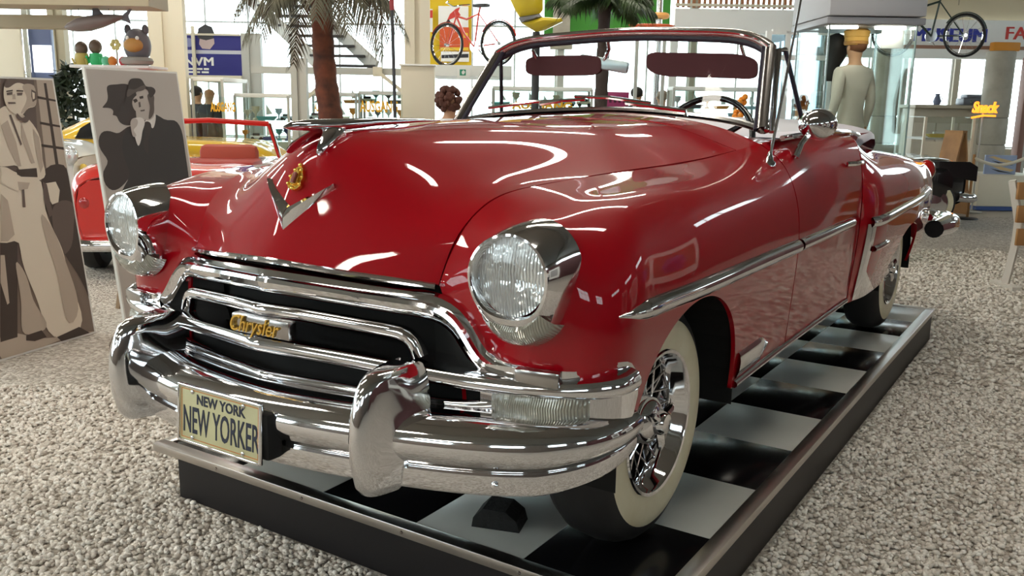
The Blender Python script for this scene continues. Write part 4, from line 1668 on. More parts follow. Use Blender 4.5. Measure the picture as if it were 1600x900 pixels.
MB().tube([(.13 * math.cos(q), -.05 + .10 * math.sin(q), .045) for q in np.linspace(0, 6.28, 18, endpoint=False)], .04, n=8, closed=True).build('ruff', mat('ruff_grey', (.35, .33, .30), rough=.7), t)
for i, (u, c, nm) in enumerate(((166, (.15, .6, .35), 'green'), (176, (.7, .25, .05), 'orange'), (193, (.55, .06, .08), 'red'))):
    r, f, z = hall(u, 100, 9.45)
    o = MB().lathe([(.001, 0), (.03, 0), (.045, .03), (.042, .06), (.02, .085), (.001, .09)], 12).build('toy_ball', mat('toy_' + nm, c, rough=.4), None, loc=bg(r, 9.45, ztop))
    tag(o, 'small %s toy lying on the cabinet top above the poster' % nm, 'toy')
# hanging model
r, f, z = hall(148, 40, 9.3)
t = thing('hanging_model', 'grey brown shark shaped model hanging under the tan beam', 'model', bg(r, 9.3, z), YAW)
rows = []
for x, rr, dz in ((-.30, .012, -.02), (-.26, .05, -.015), (-.18, .085, 0), (-.05, .10, .02), (.08, .085, .045), (.20, .055, .07), (.29, .02, .09)):
    rows.append([(x, rr * math.cos(q), dz + rr * .75 * math.sin(q)) for q in np.linspace(0, 6.283, 14, endpoint=False)])
MB().grid(rows, closed_v=True).build('model_body', mat('model_brown', (.22, .18, .17), rough=.35), t)
MB().prism([(-.02, .08), (.10, .10), (.02, .19), (-.01, .18)], .012).build('fin', GRF, t, smooth=False)
MB().prism([(.25, .07), (.36, .02), (.34, .10), (.40, .20), (.30, .12)], .012).build('tail_fin', GRF, t, smooth=False)
for x in (-.15, .15):
    MB().tube([(x, 0, .09), (x, 0, 2.55 - z)], .003, n=5).build('wire', DARKM, t)

# dark shrub and brown statue between the posters


def leafy(name, label, cat, loc, h, rad, n, leaf, m, trunk_m, seed):
    t = thing(name, label, cat, loc)
    rg = np.random.default_rng(seed)
    mb = MB()
    for i in range(n):
        a, q = rg.uniform(0, 6.283), rg.uniform(-1, 1)
        d = Vector((math.cos(a) * math.sqrt(1 - q * q), math.sin(a) * math.sqrt(1 - q * q), q))
        p = Vector((d.x * rad, d.y * rad, h * .62 + d.z * h * .38)) * 1.0
        p = Vector((p.x * rg.uniform(.5, 1), p.y * rg.uniform(.5, 1), p.z))
        e1 = Vector(rg.normal(0, 1, 3)).normalized()
        e2 = e1.cross(Vector(rg.normal(0, 1, 3))).normalized()
        L = leaf * rg.uniform(.6, 1.2)
        mb.add([p, p + e1 * L * .5 + e2 * L * .22, p + e1 * L, p + e1 * L * .5 - e2 * L * .22], [(0, 1, 2, 3)])
    f = mb.build('foliage', m, t, smooth=False, fix=False)
    f['kind'] = 'stuff'
    MB().tube([(0, 0, 0), (.02, 0, h * .4), (0, 0, h * .7)], [.03, .022, .01], n=8).build('stem', trunk_m, t)
    MB().lathe([(.001, .0), (.13, 0), (.16, .25), (.17, .27), (.15, .28), (.14, .26), (.001, .25)], 20).build('plant_pot', DARKM, t)
    return t


DLEAF = mat('dark_leaf', (.018, .03, .015), rough=.5)
r, f, z = hall(108, 104, 13.7)
leafy('potted_shrub', 'dark leafy potted shrub seen between the two posters above the yellow coupe', 'plant', bg(r, 13.7, 0), z, .30, 900, .17, DLEAF, DARKM, 3)

# ---------------------------------------------------------------- people and mannequins
SKIN = mat('mannequin_skin', (.50, .27, .15), rough=.5)


def figure(name, label, cat, loc, rz, h, top, legs, skin=SKIN, hair=None, hat=None, arms='down', group=None, turn=0.0, base=None):
    t = thing(name, label, cat, loc, rz, group)
    k = h / 1.75
    V = [(0, 0, .95), (0, .005, 1.10), (0, -.01, 1.32), (0, .01, 1.47), (0, 0, 1.55), (0, -.012, 1.63), (0, 0, 1.71)]
    Rr = [.150, .128, .160, .062, .060, .092, .070]
    E_ = [(0, 1), (1, 2), (2, 3), (3, 4), (4, 5), (5, 6)]
    for s in (-1, 1):
        o = len(V)
        if arms == 'bent':
            A_ = [(s * .185, 0, 1.40), (s * .235, .03, 1.14), (s * .16, -.20, 1.10), (s * .12, -.27, 1.12)]
        else:
            A_ = [(s * .185, 0, 1.40), (s * .235, .03, 1.13), (s * .24, -.03, .90), (s * .235, -.06, .81)]
        V += A_
        Rr += [.075, .052, .038, .036]
        E_ += [(2, o), (o, o + 1), (o + 1, o + 2), (o + 2, o + 3)]
        o = len(V)
        V += [(s * .09, 0, .86), (s * .10, -.01, .50), (s * .10, .02, .09), (s * .11, -.13, .045)]
        Rr += [.105, .072, .050, .042]
        E_ += [(0, o), (o, o + 1), (o + 1, o + 2), (o + 2, o + 3)]
    me = bpy.data.meshes.new('body')
    me.from_pydata([(x * k, y * k, z * k) for x, y, z in V], E_, [])
    ob = bpy.data.objects.new('tmp', me)
    COL.objects.link(ob)
    ob.modifiers.new('skin', 'SKIN')
    for i, sv in enumerate(me.skin_vertices[0].data):
        sv.radius = (Rr[i] * k * (1.0 if i != 2 else 1.05), Rr[i] * k * (.72 if i in (0, 1, 2) else 1.0))
        sv.use_root = (i == 0)
    ob.modifiers.new('sub', 'SUBSURF').levels = 2
    bpy.context.view_layer.update()
    m2 = bpy.data.meshes.new_from_object(ob.evaluated_get(bpy.context.evaluated_depsgraph_get()))
    bpy.data.objects.remove(ob)
    m2.materials.clear()
    shoe = mat('shoe_black', (.01, .01, .01), rough=.4)
    for m in (skin, top, legs, shoe):
        m2.materials.append(m)
    for p in m2.polygons:
        c = p.center / k
        p.use_smooth = True
        hand = (abs(c.x) > .17 and c.z < .88) if arms == 'down' else c.y < -.19
        if c.z > 1.475 or (hand and c.z > .7):
            p.material_index = 0
        elif c.z > .97 or (abs(c.x) > .185 and c.z > .86):
            p.material_index = 1
        elif c.z > .085:
            p.material_index = 2
        else:
            p.material_index = 3
    link('body', m2, t)
    mb = MB()
    mb.sphere((0, -.098 * k, 1.63 * k), .014 * k, 8, 6, (.8, 1.2, 1.4))
    mb.build('nose', skin, t)
    for s in (-1, 1):
        MB().sphere((s * .033 * k, -.088 * k, 1.65 * k), .010 * k, 8, 6).build('eye', DARKM, t)
        MB().sphere((s * .093 * k, 0, 1.635 * k), .022 * k, 8, 6, (.4, .8, 1.2)).build('ear', skin, t)
    MB().rbox((0, -.094 * k, 1.593 * k), (.04 * k, .01, .008), .003).build('mouth', mat('lips', (.35, .12, .10)), t)
    if hair is not None:
        mb = MB()
        if hair[1] == 'curly':
            rg = np.random.default_rng(5)
            for i in range(90):
                d = Vector(rg.normal(0, 1, 3)).normalized()
                if d.y < -.55 and d.z < .35:
                    continue
                mb.sphere((d.x * .115 * k, .02 * k + d.y * .115 * k, (1.665 + d.z * .115) * k), .032 * k, 7, 5)
        else:
            mb.sphere((0, .016 * k, 1.675 * k), .098 * k, 14, 10, (1.0, 1.02, .92))
        o = mb.build('hair', hair[0], t)
        if hair[1] == 'curly':
            o['kind'] = 'stuff'
    if hat is not None:
        MB().lathe([(.108, 1.665), (.112, 1.68), (.112, 1.74), (.118, 1.745), (.122, 1.80), (.10, 1.815), (.001, 1.82)], 24).build('cap', hat, t).scale = (k, k, k)
        MB().lathe([(.113, 1.672), (.117, 1.675), (.117, 1.70), (.113, 1.703)], 24).build('cap_band', mat('cap_band', (.35, .16, .03), rough=.5), t).scale = (k, k, k)
    return t


SUIT = mat('suit_navy', (.012, .014, .022), rough=.7)
for u, v, label, hd in ((311, 200, 'dark haired mannequin in a dark suit, left of the pair in the glass case', (mat('hair_dark', (.02, .012, .01), rough=.6), 'short')),
                        (329, 200, 'bald mannequin in a dark suit, right of the pair in the glass case', None)):
    ff = 13.85 if u < 320 else 13.40
    r, f, z = hall(u, v, ff)
    figure('suit_mannequin', label, 'mannequin', bg(r, ff, 0.02), YAW + math.pi * .82, 1.62, SUIT, SUIT, hair=hd)
r, f, z = hall(703, 160, 8.3)
figure('person', 'person with curly brown hair and white top standing behind the windshield post', 'person', bg(r, 8.3, 0), YAW + 2.5, 1.56, PURE, SUIT, hair=(mat('hair_brown', (.09, .03, .018), rough=.7), 'curly'))
r, f, z = hall(995, 160, 14.5)
figure('person', 'person in a dark coat seen through the windshield near the second palm', 'person', bg(r, 14.5, 0), YAW + 2.6, 1.74, mat('coat_dark', (.03, .03, .035), rough=.8), SUIT, hair=(mat('hair_dark', (.02, .012, .01)), 'short'))
r, f, z = hall(1034, 160, 14.8)
figure('person', 'person in a brown jacket seen through the windshield above the steering wheel', 'person', bg(r, 14.8, 0), YAW + 3.4, 1.70, mat('jacket_brown', (.22, .15, .11), rough=.8), SUIT, hair=(mat('hair_light', (.25, .2, .15)), 'short'))
r, f, z = hall(1252, 160, 9.8)
figure('person', 'person in a dark brown jacket between the vent window and the glass case', 'person', bg(r, 9.8, 0), YAW + 2.0, 1.60, mat('jacket_dark_brown', (.035, .018, .012), rough=.8), SUIT, hair=(mat('hair_dark', (.02, .012, .01)), 'short'))

# ---------------------------------------------------------------- big glass case with the shirt mannequin
SHIRT = mat('shirt_cream', (.66, .60, .50), rough=.75, noise=(3, (.56, .50, .42)))
CF = 8.5
a = span(1280, 40, 1432, 230, CF)
pc = (a[0] + a[1]) / 2
wC = a[1] - a[0]
case = thing('glass_case', 'tall glass showcase with a grey canopy around the shirt mannequin', 'showcase', bg(pc, CF + .45, 0), YAW)
PZ = .42
MB().rbox((0, 0, PZ / 2 - .01), (wC, .95, PZ - .02), .01).build('case_plinth', mat('plinth_tan', (.55, .42, .28), rough=.6), case)
zt = hall(1300, 38, CF)[2]
for x, y, sx_, sy_ in ((0, -.46, wC, .012), (0, .46, wC, .012), (-wC / 2 + .006, 0, .012, .9), (wC / 2 - .006, 0, .012, .9)):
    MB().box((x, y, (PZ + zt) / 2), (sx_, sy_, zt - PZ)).build('glass_pane', GLASS, case, smooth=False)
for sx_ in (-1, 1):
    for sy_ in (-1, 1):
        MB().box((sx_ * wC / 2, sy_ * .465, (PZ + zt) / 2), (.012, .012, zt - PZ)).build('corner_strip', mat('glass_edge', (.25, .33, .32), rough=.2), case, smooth=False)
GCAN = mat('canopy_grey', (.42, .42, .44), rough=.5)
MB().rbox((0, 0, zt + .03), (wC + .10, 1.06, .06), .008).build('canopy_rim', mat('canopy_rim_grey', (.30, .30, .32), rough=.4), case)
MB().rbox((0, 0, zt + .22), (wC + .08, 1.10, .30), .01).build('canopy', GCAN, case)
for x in (-wC * .28, wC * .28):  # unseen lamp strips, added to brighten the mannequin's shirt
    MB().rbox((x, -.30, zt - .012), (wC * .34, .07, .022), .004).build('added_canopy_lamp', mat('added_case_lamp', (.9, .9, .9), emit=(1.0, .93, .80), estr=14.0), case)
r, f, z = hall(1335, 100, CF + .45)
figure('shirt_mannequin', 'mannequin in a cream shirt and tan cap seen from behind in the showcase', 'mannequin', bg(r, CF + .45, PZ), YAW + math.pi + .45, 1.72, SHIRT, mat('trouser_cream', (.6, .55, .45), rough=.8), hair=(mat('hair_auburn', (.16, .06, .025), rough=.6), 'short'), hat=mat('cap_tan', (.55, .30, .06), rough=.6))
r, f, z = hall(1308, 78, CF + .65)
t = thing('wig_stand', 'black long haired wig on a stand behind the shirt mannequin', 'wig', bg(r, CF + .68, PZ), YAW)
MB().tube([(0, 0, 0), (0, 0, z - PZ)], .02, n=8).build('stand_pole', DARKM, t)
MB().lathe([(.001, 0), (.12, 0), (.12, .02), (.001, .025)], 20).build('stand_foot', DARKM, t)
rows = []
for zz_, rr in ((.16, .02), (.13, .09), (.06, .12), (-.02, .115), (-.08, .09), (-.16, .075), (-.24, .08), (-.30, .05)):
    rows.append([(rr * math.cos(q) - (.03 if zz_ < -.1 else 0), rr * math.sin(q), z - PZ + zz_) for q in np.linspace(0, 6.283, 18, endpoint=False)])
MB().grid(rows, closed_v=True).build('wig_hair', mat('wig_black', (.008, .007, .007), rough=.55), t)
# white card with a dark dot in the case
a = span(1372, 24, 1413, 76, CF + .3)
t = thing('info_card', 'white card hanging inside the showcase right of the tan cap', 'card', bg((a[0] + a[1]) / 2, CF + .25, a[2]), YAW)
MB().rbox((0, 0, (a[3] - a[2]) / 2 - .03), (a[1] - a[0], .008, a[3] - a[2] - .06), .003).build('card_sheet', PURE, t)
MB().sphere((-.07, -.006, (a[3] - a[2]) * .62), .014, 10, 6, (1, .3, 1)).build('card_dot', DARKM, t)
MB().tube([(0, 0, a[3] - a[2] - .06), (0, 0, zt - a[2])], .003, n=5).build('card_wire', DARKM, t)

# ---------------------------------------------------------------- palms


def palm(label, u, vtop, f, lean, h, r0, r1, trunk_m, frond_m, seed, nf, flen, droop):
    rr, ff, z = hall(u, vtop, f)
    loc = bg(rr, f, 0)
    t = thing('palm_tree', label, 'palm', loc, YAW)
    n = 46
    path, rad = [], []
    for i in range(n):
        k = i / (n - 1)
        path.append((lean * (k - 1) * (1.1 - .1 * k) + lean * .35 * math.sin(math.pi * k), 0, h * k))
        rad.append((r0 + (r1 - r0) * k) * (1.0 + .10 * ((i % 4) / 3.0 - .5)))
    MB().tube(path, rad, n=18).build('trunk', trunk_m, t, angle=25)
    rg = np.random.default_rng(seed)
    for i in range(nf):
        a = 2 * math.pi * i / nf + rg.uniform(-.15, .15)
        up = rg.uniform(.15, 1.0)
        L = flen * rg.uniform(.8, 1.15)
        mb = MB()
        pts = []
        for k in np.linspace(0, 1, 15):
            d = L * (k - .18 * k * k)
            pts.append(Vector((math.cos(a) * d, math.sin(a) * d, h + up * L * .55 * k - droop * L * k ** 2.2)))
        mb.tube(pts, [.012 * (1 - .8 * k) for k in np.linspace(0, 1, 15)], n=5)
        side = Vector((-math.sin(a), math.cos(a), 0))
        for j in range(2, 44):
            k = j / 44
            q = k * 14
            p = pts[int(q)].lerp(pts[min(int(q) + 1, 14)], q - int(q))
            d = (pts[min(int(q) + 1, 14)] - pts[int(q)]).normalized()
            ll = .34 * flen * math.sin(math.pi * (.12 + .80 * k)) * rg.uniform(.8, 1.1)
            for s in (-1, 1):
                tip = p + side * (s * ll * .62) + d * ll * .55 + Vector((0, 0, -ll * rg.uniform(.45, .95)))
                midp = p.lerp(tip, .5) + Vector((0, 0, ll * .10))
                w = d * .012
                mb.add([p - w, p + w, midp + w * 1.1, midp - w * 1.1, tip], [(0, 1, 2, 3), (3, 2, 4)])
        mb.build('frond', frond_m, t, smooth=False, fix=False)
    for i in range(10):
        a = i * .63
        MB().tube([(math.cos(a) * r1 * .6, math.sin(a) * r1 * .6, h - .12), (math.cos(a) * r1 * 1.5, math.sin(a) * r1 * 1.5, h + .10)], [.03, .012], n=6).build('leaf_base', trunk_m, t)
    return t


TRUNK = mat('palm_trunk', (.22, .065, .03), rough=.8, noise=(7, (.06, .025, .016)), bump=(22, .8))
DRY = mat('palm_frond_dry', (.17, .15, .10), rough=.7, noise=(3, (.07, .075, .05)))
PGREEN = mat('palm_frond_green', (.05, .09, .025), rough=.5, noise=(3, (.015, .03, .012)))
palm('tall palm with ringed brown trunk and drooping dry fronds left of the windshield', 503, 8, 9.2, -.34, 2.62, .140, .095, TRUNK, DRY, 11, 12, 1.05, .85)
palm('second palm with dark green fronds behind the windshield header', 944, 30, 11.0, .06, 2.66, .09, .07, mat('palm_trunk_dark', (.06, .04, .035), rough=.8, bump=(22, .8)), PGREEN, 23, 17, .80, .35)

# slender pole
r, f, z = hall(606, 30, 8.6)
t = thing('thin_pole', 'thin upright pole with red upper and black lower half right of the palm', 'pole', bg(r + .03, 8.6, 0), YAW)
MB().tube([(.05, 0, .03), (.01, 0, 2.28)], .016, n=8).build('pole_shaft', DARKM, t)
MB().tube([(.01, 0, 2.28), (-.03, 0, 3.2)], .022, n=8).build('pole_top', mat('pole_red', (.35, .04, .05), rough=.5), t)
MB().lathe([(.001, 0), (.16, 0), (.16, .02), (.02, .035), (.001, .036)], 24, c=(.05, 0, 0)).build('pole_foot', DARKM, t)

# ---------------------------------------------------------------- gallery with staircase, yellow wall, bicycle
a = span(392, 107, 628, 114, 14.0)
hs('trim_3', MB().box(((a[0] + a[1]) / 2, 14.1, (a[2] + a[3]) / 2), (a[1] - a[0], .2, a[3] - a[2])), GREY, 'grey landing beam under the staircase')
st = thing('staircase', 'open grey steel staircase rising behind the palm trunk', 'staircase', bg(hall(545, 109, 14.1)[0], 14.1, hall(545, 109, 14.1)[2]), YAW)
o0 = hall(545, 109, 14.1)
sl, sr = [], []
for k in range(10):
    v = 103 - 15.5 * k
    f = 14.15 + .20 * k
    uc_ = 545 - 16.3 * k
    c = hall(uc_, v, f)
    w = (83 + 1.0 * k) / FPX * 14.1
    MB().rbox((c[0] - o0[0], f - 14.1, c[2] - o0[2]), (w, .24, .035), .005).build('tread', DARKM, st)
    sl.append((c[0] - o0[0] - w / 2, f - 14.1, c[2] - o0[2] - .02))
    sr.append((c[0] - o0[0] + w / 2, f - 14.1, c[2] - o0[2] - .02))
for P in (sl, sr):
    MB().bar(P[0], P[-1], .05, .20).build('stringer', GREY, st, smooth=False)
    for q in P[::3]:
        MB().tube([q, (q[0], q[1], q[2] + .9)], .014, n=6).build('baluster', GREY, st)
    MB().tube([(q[0], q[1], q[2] + .9) for q in P], .02, n=8).build('handrail', GREY, st)
for (u0, v0, u1, v1, nm) in ((466, 166, 512, 124, 'left of the palm trunk'), (590, 112, 640, 152, 'right of the palm trunk')):
    p, q = hall(u0, v0, 13.95), hall(u1, v1, 13.95)
    t = thing('diagonal_brace', 'pale diagonal steel brace under the staircase ' + nm, 'brace', bg(p[0], 13.95, p[2]), YAW)
    MB().bar((0, 0, 0), (q[0] - p[0], 0, q[2] - p[2]), .07, .05).build('brace_bar', CREAMW, t, smooth=False)
    MB().rbox((q[0] - p[0], 0, q[2] - p[2]), (.14, .06, .14), .01).build('gusset_plate', CREAMW, t)
    MB().rbox((0, 0, 0), (.14, .06, .14), .01).build('gusset_plate', CREAMW, t)

a = span(668, 103, 800, 118, 15.0)
hs('trim_4', MB().box(((a[0] + a[1]) / 2, 16.1, (a[2] + a[3]) / 2), (a[1] - a[0], 2.2, a[3] - a[2])), PURE, 'white gallery floor edge below the red bicycle')
GZ = a[3]
a = span(669, -40, 737, 102, 17.0)
hs('wall_yellow', MB().box(((a[0] + a[1]) / 2, 17.05, (GZ + a[3]) / 2), (a[1] - a[0], .08, a[3] - GZ)), YELW)


def wall_card(label, u0, v0, u1, v1, f, m, marks=(), cat='poster'):
    a = span(u0, v0, u1, v1, f)
    t = thing('wall_poster', label, cat, bg((a[0] + a[1]) / 2, f, a[2]), YAW)
    MB().rbox((0, 0, (a[3] - a[2]) / 2), (a[1] - a[0], .02, a[3] - a[2]), .003).build('poster_sheet', m, t)
    for k, (mm, pts) in enumerate(marks):
        b = [hall(x, y, f - .012) for x, y in pts]
        mb = MB()
        mb.prism([(q[0] - (a[0] + a[1]) / 2, q[2] - a[2]) for q in b], .002, -.013 - .001 * k)
        mb.build('poster_print', mm, t, smooth=False)
    return t


PR = mat('print_red', (.60, .05, .04), rough=.6)
PY = mat('print_yellow', (.80, .55, .05), rough=.6)
PBK = mat('print_black', (.03, .03, .04), rough=.6)
PBL = mat('print_blue', (.05, .10, .30), rough=.6)
wall_card('white poster with a red winged emblem high on the yellow wall', 685, 10, 732, 42, 16.96, PURE, [(PR, [(698, 33), (703, 22), (712, 14), (719, 11), (716, 18), (720, 24), (711, 27), (704, 30)]), (PBK, [(697, 34), (701, 30), (704, 34), (700, 38)])])
wall_card('orange red poster behind the red bicycle on the yellow wall', 687, 43, 733, 79, 16.96, mat('print_orange', (.65, .10, .03), rough=.6), [(PY, [(722, 50), (731, 52), (731, 60), (723, 58)]), (PY, [(688, 74), (732, 74), (732, 79), (688, 79)])])
wall_card('white and black lettered strip under the orange poster', 689, 81, 733, 96, 16.96, PURE, [(PBK, [(690, 86), (732, 84), (732, 90), (690, 91)])], 'sign')
wall_card('narrow red and white poster at the left edge of the yellow wall', 670, 14, 676, 50, 16.96, PURE, [(PR, [(670, 16), (676, 16), (676, 28), (670, 28)])])
# exit sign
a = span(714, 106, 734, 121, 14.9)
t = thing('exit_sign', 'small white and green exit sign on the gallery edge', 'sign', bg((a[0] + a[1]) / 2, 14.93, a[2]), YAW)
w, hh = a[1] - a[0], a[3] - a[2]
MB().rbox((0, 0, hh / 2), (w, .03, hh), .004).build('sign_box', PURE, t)
GRN = mat('exit_green', (.02, .28, .16), rough=.5)
MB().rbox((-w * .05, -.017, hh * .52), (w * .48, .004, hh * .62), .002).build('sign_field', GRN, t)
MB().prism([(-.02, .05), (.01, .05), (.03, .09), (.0, .12), (-.03, .09)], .002, -.021).build('sign_pictogram', PURE, t, smooth=False)


def bicycle(label, loc, rz, frame_m, tyre_m, R_=.33, base=1.05, bars='swept'):
    t = thing('bicycle', label, 'bicycle', loc, rz)
    for x in (0, base):
        MB().tube([(x + R_ * math.cos(q), 0, R_ + R_ * math.sin(q)) for q in np.linspace(0, 6.283, 40, endpoint=False)], .019, n=8, closed=True).build('tyre', tyre_m, t)
        MB().tube([(x + (R_ - .03) * math.cos(q), 0, R_ + (R_ - .03) * math.sin(q)) for q in np.linspace(0, 6.283, 36, endpoint=False)], .010, n=6, closed=True).build('wheel_rim', CHROME, t)
        MB().lathe([(.001, -.04), (.025, -.04), (.025, .04), (.001, .04)], 12, 'Y', (x, 0, R_)).build('hub', CHROME, t)
        sp = None
        for k in range(14):
            q = k * 2 * math.pi / 14
            if sp is None:
                sp = MB().tube([(0, 0, 0), (R_ - .03, 0, 0)], .002, n=4).build('spoke', CHROME, t)
                o = sp
            else:
                o = sp.copy()
                COL.objects.link(o)
            o.location = (x, 0, R_)
            o.rotation_euler = (0, q, 0)
    hd = (.20, 0, .78)
    st_ = (.66, 0, .80)
    bb = (.58, 0, .29)
    for nm, P, rr in (('top_tube', [hd, (.42, 0, .72), st_], .016), ('down_tube', [hd, (.36, 0, .50), bb], .018), ('seat_tube', [bb, st_, (.69, 0, .90)], .015), ('chain_stay', [bb, (base, .03, R_)], .011), ('seat_stay', [st_, (base, .03, R_)], .010), ('fork', [(.17, 0, .86), hd, (.07, .03, .5), (0, .03, R_)], .013)):
        MB().tube(P, rr, n=8).build(nm, frame_m, t)
    MB().tube([(.26, -.28, .98), (.16, -.20, .97), (.14, 0, .93), (.16, .20, .97), (.26, .28, .98)], .012, n=8).build('handlebar', CHROME, t)
    MB().rbox((.71, 0, .92), (.26, .15, .05), .02).build('saddle', DARKM, t)
    MB().lathe([(.001, -.01), (.09, -.01), (.09, .01), (.001, .01)], 20, 'Y', bb).build('chainring', CHROME, t)
    MB().tube([(bb[0], .07, bb[2]), (bb[0] + .10, .08, bb[2] - .13)], .01, n=6).build('crank', CHROME, t)
    for x in (0, base):
        MB().tube([(x + (R_ + .03) * math.cos(q), 0, R_ + (R_ + .03) * math.sin(q)) for q in np.linspace(.3, 2.6, 18)], .02, n=6, flat=.4).build('mudguard', frame_m, t)
    return t


BRED = mat('bike_red', (.65, .05, .03), rough=.3, coat=.5)
c = hall(698, 99, 15.3)
bicycle('red bicycle standing on the white gallery in front of the yellow wall', bg(c[0], 15.3, GZ), YAW - .62, BRED, RUBBER)

# ---------------------------------------------------------------- blue banner
a = span(278, 55, 376, 117, 14.9)
t = thing('blue_banner', 'dark blue printed banner with white logo behind the cream column', 'banner', bg((a[0] + a[1]) / 2, 14.9, a[2]), YAW)
ww, hh = a[1] - a[0], a[3] - a[2]
MB().rbox((0, 0, hh / 2), (ww, .02, hh), .004).build('banner_cloth', mat('banner_blue', (.03, .03, .22), rough=.6), t)
MB().box((0, -.012, hh * .575), (ww, .003, hh * .09)).build('banner_stripe', mat('banner_grey', (.55, .55, .65), rough=.6), t, smooth=False)
text('banner_lettering', 'NVM', PURE, hh * .30, t, (-ww * .16, -.014, hh * .33), ext=.002, sx=1.2, fat=.007)
for k, (x, w_) in enumerate(((-.30, .12), (-.16, .10), (-.05, .08), (-.29, .10), (-.18, .06), (-.07, .11))):
    MB().box((ww * x, -.013, hh * (.155 if k < 3 else .075)), (ww * w_, .002, hh * .045)).build('banner_small_print', PURE, t, smooth=False)
for nm, m_, px in (('banner_cap_print', DARKM, [(308, 55), (310, 44), (320, 38), (331, 42), (335, 52), (333, 60), (322, 63), (310, 60)]), ('banner_face_print', mat('banner_face', (.55, .42, .42), rough=.6), [(312, 60), (322, 63), (334, 60), (335, 68), (328, 77), (316, 76), (311, 69)])):
    q = [hall(u, v, 14.88) for u, v in px]
    MB().prism([(p[0] - (a[0] + a[1]) / 2, p[2] - a[2]) for p in q], .004, -.022 if 'cap' in nm else -.018).build(nm, m_, t, smooth=False)
MB().sphere((-ww * .30, -.012, hh * .80), .07, 14, 10, (1, .06, 1)).build('banner_disc', mat('banner_pale', (.25, .27, .5), rough=.6), t)
MB().box((-ww * .22, -.04, hh * .5 - .05), (.05, .04, hh + .35)).build('banner_post', CREAMW, t, smooth=False)
MB().box((0, -.04, -.03), (ww, .04, .06)).build('banner_rail', CREAMW, t, smooth=False)
MB().box((0, -.04, hh + .0), (ww, .03, .03)).build('banner_rail', CREAMW, t, smooth=False)
for s in (-1, 1):
    MB().box((s * ww / 2, .05, (hh - a[2]) / 2 - .05), (.04, .04, hh + a[2])).build('banner_leg', CREAMW, t, smooth=False)
# glass case with the suits and row of glass cabinets
YEL = mat('letter_yellow', (.85, .45, .02), rough=.5)


def cabinet(label, u0, u1, vtop, f, depth=.6, items=0, seed=1, top=None, where=''):
    a = span(u0, vtop, u1, 200, f)
    w, z1 = a[1] - a[0], a[3]
    t = thing('glass_cabinet', label, 'showcase', bg((a[0] + a[1]) / 2, f + depth / 2, 0), YAW)
    MB().rbox((0, 0, .01), (w, depth, .02), .004).build('cabinet_floor', GREY, t)
    MB().rbox((0, 0, z1), (w + .02, depth + .02, .06), .008).build('cabinet_top', top or PURE, t)
    for x, y, sx_, sy_ in ((0, -depth / 2, w, .01), (0, depth / 2, w, .01)):
        MB().box((x, y, z1 / 2), (sx_, sy_, z1)).build('glass_pane', GLASS, t, smooth=False)
    for sx_ in (-1, 1):
        for sy_ in (-1, 1):
            MB().box((sx_ * w / 2, sy_ * depth / 2, z1 / 2), (.035, .035, z1)).build('cabinet_post', GREY, t, smooth=False)
    rg = np.random.default_rng(seed)
    if items:
        for z in (.85, 1.15, 1.42):
            if z < z1 - .12:
                MB().box((0, 0, z), (w - .04, depth - .05, .012)).build('glass_shelf', GLASS, t, smooth=False)
                for i in range(items):
                    x = -w / 2 + (i + .5) * w / items + rg.uniform(-.03, .03)
                    yield_item(bg((a[0] + a[1]) / 2 + x, f + depth / 2 + rg.uniform(-.06, .06), z + .008), rg, '%s from left on the %s shelf %s' % (('first', 'second', 'third', 'fourth', 'fifth', 'sixth', 'seventh')[i], {.85: 'bottom', 1.15: 'middle', 1.42: 'top'}[z], where))
    return t


ITEMN = {}
WORDS = ['pale blue', 'silver', 'dark grey', 'orange', 'cream', 'navy', 'teal', 'white']
ICOL = [(.35, .5, .6), (.6, .6, .62), (.08, .08, .09), (.7, .28, .05), (.7, .62, .48), (.03, .05, .18), (.1, .35, .36), (.8, .8, .8)]


def yield_item(loc, rg, where):
    i = int(rg.integers(0, 8))
    kind = int(rg.integers(0, 3))
    s = rg.uniform(.8, 1.2)
    m = mat('item_%d' % i, ICOL[i], rough=.4)
    nm = ('model_car', 'model_ship', 'trophy_cup')[kind]
    lab = ('model car', 'model ship', 'trophy cup')[kind]
    t = thing(nm, '%s %s, %s' % (WORDS[i], lab, where), lab.split()[-1] if kind else 'model', loc, YAW + rg.uniform(-.2, .2), 'small exhibits in the glass cabinets')
    if kind == 0:
        MB().rbox((0, 0, .055 * s), (.24 * s, .09 * s, .05 * s), .015).build('model_body', m, t)
        MB().rbox((-.01, 0, .095 * s), (.12 * s, .08 * s, .045 * s), .015).build('model_cabin', DARKM, t)
        for x in (-.07, .07):
            for y in (-.045, .045):
                MB().lathe([(.001, -.01), (.028 * s, -.01), (.028 * s, .01), (.001, .01)], 12, 'Y', (x * s, y * s, .028 * s)).build('model_wheel', RUBBER, t)
    elif kind == 1:
        MB().prism([(-.13 * s, .05 * s), (-.10 * s, 0), (.10 * s, 0), (.15 * s, .055 * s)], .06 * s, -.03 * s).build('hull', m, t, smooth=False)
        MB().tube([(0, 0, .05 * s), (0, 0, .22 * s)], .004, n=5).build('mast', WOOD, t)
        MB().prism([(.005, .07 * s), (.09 * s, .08 * s), (.005, .21 * s)], .003).build('sail', PURE, t, smooth=False)
    else:
        MB().lathe([(.001, 0), (.04, 0), (.04, .02), (.012, .035), (.012, .08), (.045, .12), (.055, .18), (.05, .18), (.001, .10)], 16).build('cup', m, t).scale = (s, s, s)
        for sg in (-1, 1):
            MB().tube([(sg * .045 * s, 0, .17 * s), (sg * .085 * s, 0, .15 * s), (sg * .045 * s, 0, .12 * s)], .006, n=6).build('handle', m, t)


